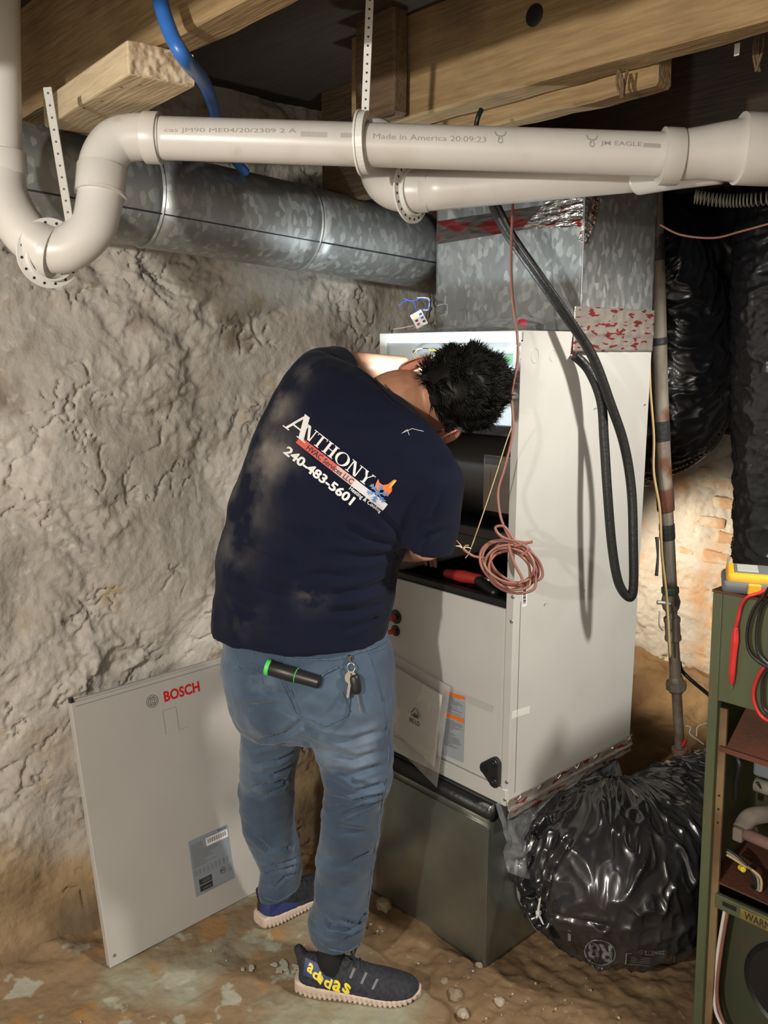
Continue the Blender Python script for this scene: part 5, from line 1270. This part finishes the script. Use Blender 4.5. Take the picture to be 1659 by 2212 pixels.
# ------------------------------------------------------------------ old vertical pipe
op = thing('old_steel_pipe', 'old weathered vertical pipe with valve, couplings and tape beside the air handler', 'pipe')
def opt(py):   # axis through the pixel column of the pipe
    xs_ = np.interp(py, [400, 560, 900, 1130, 1300, 1500, 1700, 1780], [1410, 1418, 1427, 1440, 1449, 1462, 1473, 1478]); t = np.interp(py, [400, 1780], [2.50, 3.0]); return at(xs_, py, t)
tube('pipe_length', [opt(y) for y in (330, 500, 640, 800, 960, 1062)], .0245, m_steelpipe, op, 24, 6)
tube('pipe_length', [opt(y) for y in (1060, 1130, 1265)], .0225, m_steelpipe, op, 24, 6)
tube('pipe_length', [opt(y) for y in (1265, 1340, 1480)], .0185, m_steelpipe, op, 24, 6)
tube('pipe_length', [opt(y) for y in (1480, 1560, 1730)], .0165, m_steelpipe, op, 24, 6)
AX = (opt(1300)-opt(1280)).normalized()
def cpl(name, py, prof, mat, seg=20, sm=True):
    return lathe(name, prof, opt(py), AX, mat, op, seg, sm)
m_tapeb = M('electrical_tape', (.03, .032, .034), .45, bump=.3, bscale=60)
for py, r, h in ((535, .0265, .075), (737, .026, .022), (930, .0265, .062), (1148, .0245, .05)): cpl('tape_wrap', py, [(r, -h/2), (r+.0006, -h/4), (r, 0), (r+.0008, h/4), (r, h/2)], m_tapeb)
cpl('pipe_length', 1080, [(.0265, -.035), (.0275, -.03), (.0275, .03), (.0265, .035)], m_rust)
cpl('union_nut', 1275, [(.026, -.012), (.028, -.008), (.028, .008), (.025, .014)], M('verdigris', (.10, .16, .12), .7, .3), 6, False)
cpl('valve_body', 1300, [(.018, -.035), (.026, -.022), (.031, 0), (.026, .022), (.018, .035)], m_steelpipe)
c = opt(1303); tube('valve_handle', [c-RT*.012-FW*.03, c-RT*.03-FW*.032+UP*.004, c-RT*.055-FW*.03+UP*.006], [.008, .006, .007], m_strap, op, 10, 5)
tube('valve_stem', [c, c-FW*.035], .008, m_steelpipe, op, 10)
cpl('coupling', 1358, [(.023, -.042), (.027, -.038), (.027, -.028), (.0245, -.02), (.0245, .02), (.027, .028), (.027, .038), (.023, .042)], m_steelpipe)
cpl('union_nut', 1478, [(.022, -.030), (.024, -.02), (.024, -.012), (.034, -.008), (.034, .016), (.026, .022), (.022, .03)], m_steelpipe, 8, False)
cpl('tee_fitting', 1640, [(.024, -.045), (.027, -.042), (.027, -.030), (.022, -.024), (.022, .040), (.025, .044)], M('tee_red', (.24, .12, .09), .7, c2=(.38, .33, .27), cscale=10))
tube('branch_stub', [opt(1640)+V((0, 0, -.01)), at(1500, 1662, 2.93), at(1560, 1690, 2.85)], [.022, .019, .018], m_pvc, op, 20, 6)
cpl('pipe_cap', 1710, [(.022, -.03), (.026, -.026), (.026, .010), (.021, .016), (.016, .022)], m_steelpipe)
tube('side_cable', [at(1392, 520, 2.49), at(1388, 548, 2.5), at(1398, 575, 2.5)], .006, m_tan, op, 10, 6)
tube('side_cable', [at(1402, 700, 2.55), at(1404, 830, 2.58), at(1412, 940, 2.61), at(1412, 1020, 2.63), at(1425, 1100, 2.66), at(1430, 1200, 2.70), at(1440, 1290, 2.74), at(1448, 1420, 2.80)], .0042, m_tan, op, 8, 8)
tube('tape_tail', [at(1419, 1160, 2.66), at(1421, 1200, 2.66), at(1418, 1244, 2.66)], [.006, .0035, .0055], m_tapeb, op, 6, 6)
tube('hook_wire', [at(1425, 1320, 2.72), at(1424, 1350, 2.72), at(1432, 1362, 2.73)], .0025, m_strap, op, 6, 6)
tag(tube('black_white_cable', [at(1468, 1430, 2.95), at(1474, 1450, 2.93), at(1500, 1475, 2.9), at(1530, 1500, 2.85), at(1560, 1530, 2.8)], .0065, m_rubber, None, 10, 8), 'black cable sloping down to the right behind the green furnace', 'cable')
ww = thing('wire_nut_bundle', 'loose curly wires with a red wire nut at the foot of the old pipe', 'wire')
tube('loose_wire', [at(a, b, 2.93) for a, b in ((1478, 1602), (1468, 1592), (1466, 1575), (1480, 1568), (1492, 1572), (1490, 1585), (1510, 1600), (1520, 1608))], .0022, m_hanger, ww, 6, 6)
tube('loose_wire', [at(a, b, 2.9) for a, b in ((1505, 1590), (1506, 1572), (1516, 1565), (1530, 1562))], .0022, m_hanger, ww, 6, 6)
lathe('wire_nut', [(.004, -.014), (.008, -.012), (.006, .012), (.003, .014)], at(1478, 1605, 2.92), (.3, .3, 1), m_red, ww, 10)
# ------------------------------------------------------------------ old green furnace
fn = thing('old_furnace', 'old rusty green furnace cabinet with its front open at the right edge', 'furnace')
GX0, GX1, GY0, GY1 = .466, 1.05, .185, .52
Gm = Matrix.Translation(V((GX0, GY0, 0))) @ Matrix.Rotation(math.radians(-1.5), 4, 'Y') @ Matrix.Translation(V((-GX0, -GY0, 0)))
def gb(n, lo, hi, mat, bev=.002, par=None): return box(n, lo, hi, mat, par or fn, bev, Gm)
gb('corner_post', (GX0, GY0-.004, -.02), (GX0+.024, GY0+.02, 1.12), m_green2, .003)
gb('corner_angle', (GX0+.024, GY0+.010, -.02), (GX0+.042, GY0+.018, .84), M('rusted_tan', (.24, .165, .08), .7, c2=(.15, .08, .04), cscale=8), .001)
for k in range(3): lathe('rivet_hole', [(.0004, .0005), (.0028, .0004), (.003, -.0004)], Gm @ V((GX0+.033, GY0+.0095, .62-.035*k)), (0, -1, 0), m_black, fn, 8)
gb('side_panel', (GX0, GY0+.02, -.02), (GX0+.003, GY1, 1.12), m_green2)
gb('back_panel', (GX0, GY1-.003, -.02), (GX1, GY1, 1.12), m_darkgreen)
gb('top_panel', (GX0-.002, GY0-.004, 1.12), (GX1, GY1, 1.126), m_rust, .001)
gb('upper_front_panel', (GX0+.0245, GY0-.004, .862), (GX1, GY0+.001, 1.12), m_green2, .003)
gb('side_panel', (GX1-.003, GY0, -.02), (GX1, GY1, 1.12), m_green2)
# baffle, slanted rusty hood and the lip
bm = bmesh.new(); vv = [Gm @ V(p) for p in ((GX0+.045, GY0+.16, .862), (GX1, GY0+.16, .862), (GX1, GY0+.01, .745), (GX0+.045, GY0+.01, .745))]
frombm('x', bm); bpy.data.objects.remove(bpy.data.objects['x'])
o = mk('rusty_baffle', vv, [(0, 1, 2, 3)], m_rust, fn); so = o.modifiers.new('s', 'SOLIDIFY'); so.thickness = .003
gb('baffle_lip', (GX0+.03, GY0+.002, .735), (GX1, GY0+.012, .748), m_rust, .001)
gb('vestibule_panel', (GX0+.003, GY0+.28, .30), (GX1, GY0+.283, .86), m_darkgreen)
gb('burner_shelf', (GX0+.003, GY0+.012, .392), (GX1, GY0+.30, .396), m_rust)
gb('bottom_rail', (GX0+.040, GY0-.002, .335), (GX1, GY0+.012, .372), m_green2, .003)
gb('rating_strip', (GX0+.105, GY0-.004, .340), (GX1-.02, GY0-.002, .366), M('old_yellow', (.32, .26, .03), .6, c2=(.2, .14, .03), cscale=20), .0005)
tw = mk('warning_text', [(0, 0, 0)], [], m_dark, fn) if False else None
v, f = textgeo('WARNING', .02); mk('warning_text', [Gm @ V((GX0+.115+float(x)*.10, GY0-.0046, .343+float(y)*.020)) for x, y in v], f, m_dark, fn)
gb('latch_bracket', (GX0+.06, GY0-.003, .350), (GX0+.095, GY0+.001, .362), m_black, .001)
# gas valve and pipes
m_valve = M('valve_blue', (.16, .19, .21), .5); m_dusty = M('dusty_grey', (.30, .27, .23), .8, c2=(.2, .17, .14), cscale=14)
gb('gas_valve', (GX0+.07, GY0+.10, .655), (GX0+.135, GY0+.17, .745), m_valve, .006)
gb('valve_knob', (GX0+.145, GY0+.09, .69), (GX0+.165, GY0+.14, .75), M('pale_yellow', (.5, .5, .22), .6), .004)
tube('gas_pipe', [Gm @ V((GX0+.08, GY0+.10, .635)), Gm @ V((GX0+.6, GY0+.10, .635))], .017, m_dusty, fn, 18)
lathe('pipe_coupling', [(.02, -.02), (.023, -.016), (.023, .05), (.02, .054)], Gm @ V((GX0+.16, GY0+.10, .635)), (1, 0, 0), m_strap, fn, 18)
tube('manifold_pipe', [Gm @ V((GX0+.065, GY0+.07, .515)), Gm @ V((GX0+.6, GY0+.07, .49))], .0145, M('dusty_pink', (.22, .13, .11), .8), fn, 18)
tube('elbow_fitting', [Gm @ V((GX0+.105, GY0+.16, .545)), Gm @ V((GX0+.068, GY0+.11, .54)), Gm @ V((GX0+.062, GY0+.075, .518))], [.02, .022, .021], m_dusty, fn, 14, 6)
gb('orifice_block', (GX0+.05, GY0+.05, .495), (GX0+.075, GY0+.075, .53), m_dusty, .005)
lathe('yellow_knob', [(.004, 0), (.007, .002), (.007, .018), (.005, .02)], Gm @ V((GX0+.075, GY0+.05, .435)), (.6, -.5, .2), m_yellow, fn, 10)
for k in range(3):
    tube('control_wire', [Gm @ V(p) for p in ((GX0+.045, GY0+.04, .475-.008*k), (GX0+.075, GY0+.04, .465-.006*k), (GX0+.11+.008*k, GY0+.04, .44), (GX0+.12+.006*k, GY0+.04, .405), (GX0+.105+.005*k, GY0+.05, .398))], .0032, [m_rubber, m_dusty, m_tan][k], fn, 8, 8)
tube('control_wire', [Gm @ V(p) for p in ((GX0+.09, GY0+.08, .65), (GX0+.13, GY0+.1, .60), (GX0+.20, GY0+.12, .54))], .003, m_rubber, fn, 8, 8)
tube('control_wire', [Gm @ V(p) for p in ((GX0+.05, GY0+.05, .72), (GX0+.065, GY0+.04, .70), (GX0+.055, GY0+.05, .65), (GX0+.05, GY0+.06, .60))], .008, m_rubber, fn, 8, 8)
for k in range(2): tube('burner', [Gm @ V((GX0+.20+.08*k, GY0+.07, .50)), Gm @ V((GX0+.20+.08*k, GY0+.26, .50))], .022, m_dusty, fn, 14)
for k in range(2): tube('lower_cable', [Gm @ V(p) for p in ((GX0+.058+.008*k, GY0+.02, .34), (GX0+.046+.008*k, GY0+.02, .22), (GX0+.040+.008*k, GY0+.02, .10), (GX0+.055+.010*k, GY0+.015, .035+.006*k), (GX0+.10, GY0+.01, .016), (GX0+.2, GY0+.01, .035))], .0042, [m_hanger, m_wire][k], fn, 8, 10)
# blower scroll in the base with round black inlet
gb('blower_panel', (GX0+.003, GY0+.07, -.02), (GX1-.01, GY0+.073, .335), m_darkgreen)
lathe('blower_inlet', [(.001, .004), (.105, .004), (.112, .010), (.118, .004), (.118, 0)], Gm @ V((GX0+.21, GY0+.069, .165)), (0, -1, 0), m_black, fn, 40)
lathe('blower_motor', [(.001, .05), (.042, .045), (.048, .02), (.048, 0)], Gm @ V((GX0+.225, GY0+.065, .15)), (0, -1, 0), m_dusty, fn, 24)
# ------------------------------------------------------------------ multimeter with leads
mm = thing('multimeter', 'yellow and grey multimeter lying on top of the old green furnace', 'multimeter')
m_my = M('meter_yellow', (.78, .42, .02), .5); m_mg = M('meter_grey', (.13, .14, .15), .6)
zt_ = (Gm @ V((.56, .26, 1.126))).z
cM = Gm @ V((.575, .245, 1.126)); Rm = Matrix.Translation(cM+V((0, 0, .006))) @ Matrix.Rotation(math.radians(28), 4, 'Z') @ Matrix.Rotation(math.radians(3), 4, 'X') @ Matrix.Scale(1.12, 4)
def meter(name, w, l, h, z, mat, bev):
    bm = bmesh.new(); bbox(bm, (-l/2, -w/2, z), (l/2, w/2, z+h), bev, Rm, 4); return frombm(name, bm, mat, mm, True)
meter('bumper', .100, .195, .026, 0, m_mg, .010); meter('case', .088, .180, .026, .014, m_my, .010)
meter('faceplate', .060, .150, .003, .0385, m_mg, .001); 
bm = bmesh.new(); bbox(bm, (-.070, -.024, .040), (-.030, .024, .0430), .001, Rm); frombm('display', bm, M('lcd', (.42, .46, .40), .3), mm)
lathe('dial', [(.002, .008), (.014, .007), (.017, .0)], Rm @ V((.01, 0, .041)), Rm.to_3x3() @ V((0, 0, 1)), m_my, mm, 20)
for k in range(4): lathe('jack', [(.001, .003), (.005, .003), (.006, 0)], Rm @ V((.062, -.021+.014*k, .041)), Rm.to_3x3() @ V((0, 0, 1)), m_black, mm, 12)
bm = bmesh.new(); bbox(bm, (-.05, -.052, .002), (-.025, -.030, .024), .003, Rm); frombm('corner_grip', bm, m_my, mm)
m_rl = M('red_lead', (.60, .03, .03), .4)
FYp = GY0-.018
def fy(px, py, o=0): return onp(px, py, 1, FYp+o)
rl = thing('red_probe', 'red test probe and lead hanging down the front of the green furnace', 'test lead')
tube('lead', [Rm @ V((.06, -.02, .045)), fy(1668, 1268, .03), fy(1640, 1281, .01), fy(1614, 1290), fy(1600, 1310), fy(1593, 1340), fy(1589, 1358)], .004, m_rl, rl, 10, 10)
tube('probe_grip', [fy(1589, 1356), fy(1587, 1385), fy(1584, 1415), fy(1581, 1455), fy(1581, 1478)], [.006, .0085, .0075, .0075, .0035], m_rl, rl, 14, 8)
tube('probe_tip', [fy(1581, 1476), fy(1580.5, 1490)], [.0015, .0008], m_chrome, rl, 8)
tube('lead', [fy(1672, 1425), fy(1648, 1445), fy(1634, 1470), fy(1627, 1500), fy(1634, 1530), fy(1650, 1552), fy(1675, 1562)], .0038, m_rl, rl, 10, 10)
bl_ = thing('black_lead', 'black test lead curving down in front of the green furnace', 'test lead')
tube('lead', [Rm @ V((.06, .0, .045)), fy(1672, 1262, -.012), fy(1652, 1285, -.012), fy(1626, 1320, -.012), fy(1614, 1365, -.012), fy(1618, 1405, -.012), fy(1640, 1430, -.012), fy(1668, 1446, -.012)], .0038, m_rubber, bl_, 10, 10)
tube('lead', [fy(1680, 1290, -.01), fy(1650, 1305, -.01), fy(1638, 1340, -.01), fy(1634, 1380, -.01), fy(1640, 1415, -.01), fy(1665, 1440, -.008)], .0036, m_rubber, bl_, 10, 10)
tube('lead', [fy(1672, 1440, -.008), fy(1652, 1455, -.008), fy(1646, 1490, -.008), fy(1650, 1530, -.008), fy(1672, 1545, -.008)], .0036, m_rubber, bl_, 10, 10)
# ------------------------------------------------------------------ tool lying on the coil
tl_ = thing('power_tool', 'red and black hand tool lying on the coil inside the open cabinet', 'tool')
tz = ZW+.03
tube('tool_body', [onp(962, 1238, 2, tz), onp(1000, 1245, 2, tz), onp(1040, 1252, 2, tz)], [.012, .018, .014], M('tool_red', (.38, .03, .025), .4), tl_, 16, 8)
tube('tool_grip', [onp(1030, 1250, 2, tz), onp(1052, 1268, 2, tz-.01), onp(1070, 1282, 2, tz-.012)], [.014, .015, .011], m_black, tl_, 14, 6)
tube('tool_head', [onp(1040, 1252, 2, tz), onp(1062, 1254, 2, tz)], [.010, .006], m_screw, tl_, 12)
# ------------------------------------------------------------------ loose stones, paint chips and litter on the floor
def rock(name, c, r, mat, seed=0, flat=.7):
    bm = bmesh.new(); bmesh.ops.create_icosphere(bm, subdivisions=2, radius=1)
    for q in bm.verts:
        k = 1+.35*mn.noise(q.co*1.6+V((seed, 0, seed))); q.co = V((q.co.x*r*k, q.co.y*r*k*.8, max(q.co.z, -.5)*r*k*flat))+V(c)
    return frombm(name, bm, mat, None, False)
m_rockm = M('stone', (.22, .16, .10), .9, c2=(.32, .25, .17), cscale=12, bump=.5, bscale=50, bdist=.004); m_pale = M('pale_stone', (.42, .36, .28), .9, bump=.4, bscale=40, bdist=.004)
stones = [((1080, 2165), .016, 'tan stone chip on the dirt left of the big black duct'), ((985, 2150), .024, 'brown stone on the dirt just right of the front shoe'), ((1000, 2190), .018, 'pale stone chip at the bottom edge right of the front shoe'), ((830, 1955), .028, 'stone lying by the metal box behind the front leg'), ((1035, 2085), .012, 'small pebble at the front corner of the metal box'), ((960, 2120), .014, 'small brown stone beside the toe of the front shoe')]
for k, ((px, py), r, lab) in enumerate(stones):
    c = onp(px, py, 2, -.020 if px > 900 else 0); tag(rock('stone', (c.x, c.y, c.z), r, m_pale if k in (0, 2) else m_rockm, k*3), lab, 'stone', 'loose stones on the floor')
m_chip = M('paint_chip', (.42, .42, .34), .75)
random.seed(21)
for k in range(22):
    px, py = random.uniform(515, 680), 0; py = 2088-.10*(px-515)*.2+random.uniform(-16, 16)
    c = onp(px, py, 2, .005); n = random.randint(5, 7); r = random.uniform(.006, .014); aa = sorted(random.uniform(0, 2*math.pi) for _ in range(n)); tz_ = random.uniform(-.12, .12)
    pts = [(r*math.cos(a)*random.uniform(.7, 1.2), r*.8*math.sin(a)*random.uniform(.7, 1.2)) for a in aa]
    v = [c+V((x, y, .0025+x*tz_)) for x, y in pts]+[c+V((x, y, .0008+x*tz_-.002)) for x, y in pts]; f = [tuple(range(n)), tuple(range(n, 2*n))[::-1]]+[(i, n+i, n+(i+1) % n, (i+1) % n) for i in range(n)]
    o = mk('paint_chip', v, f, m_chip, floor)
bmx = []; v, f = [], []
for k in range(260):
    x = random.uniform(-.7, .6); y = random.uniform(-1.0, .15); s = y > -.24-max(0, x)*1.1
    if random.random() < .7 and not s: continue
    if x < -.03 and y > -.06: continue
    if -.36 < x < -.0 and -.58 < y < -.2 or -.68 < x < -.48 and y > -.5: continue
    r = random.uniform(.0015, .0055); c = V((x, y, (-.018 if s else .003)+r*.3)); b = len(v)
    for d in ((1, 0, 0), (-1, 0, 0), (0, 1, 0), (0, -1, 0), (0, 0, 1), (0, 0, -1)): v.append(c+V(d)*r*random.uniform(.6, 1.3))
    for t in ((0, 2, 4), (2, 1, 4), (1, 3, 4), (3, 0, 4), (2, 0, 5), (1, 2, 5), (3, 1, 5), (0, 3, 5)): f.append(tuple(b+i for i in t))
o = mk('floor_grit', v, f, m_pale); o['kind'] = 'stuff'; tag(o, 'fine stone grit and crumbs scattered over the floor', 'grit')
# ------------------------------------------------------------------ put every thing's origin at its base
def kids(o):
    for c in o.children:
        yield c; yield from kids(c)
bpy.context.view_layer.update()
allo = list(bpy.data.objects)
for o in allo:
    if o.parent or o.type in ('CAMERA', 'LIGHT') or o.get('kind') == 'structure': continue
    pts = []
    for c in [o]+list(kids(o)):
        if c.type == 'MESH' and len(c.data.vertices):
            P = getco(c.data); pts.append(P.min(0)); pts.append(P.max(0))
    if not pts: continue
    A_ = np.array(pts); lo = A_.min(0); hi = A_.max(0); base = V(((lo[0]+hi[0])/2, (lo[1]+hi[1])/2, lo[2]))
    if o.type == 'MESH': o.data.transform(Matrix.Translation(-base))
    o.location = base
    for c in o.children: c.matrix_parent_inverse = Matrix.Translation(-base)
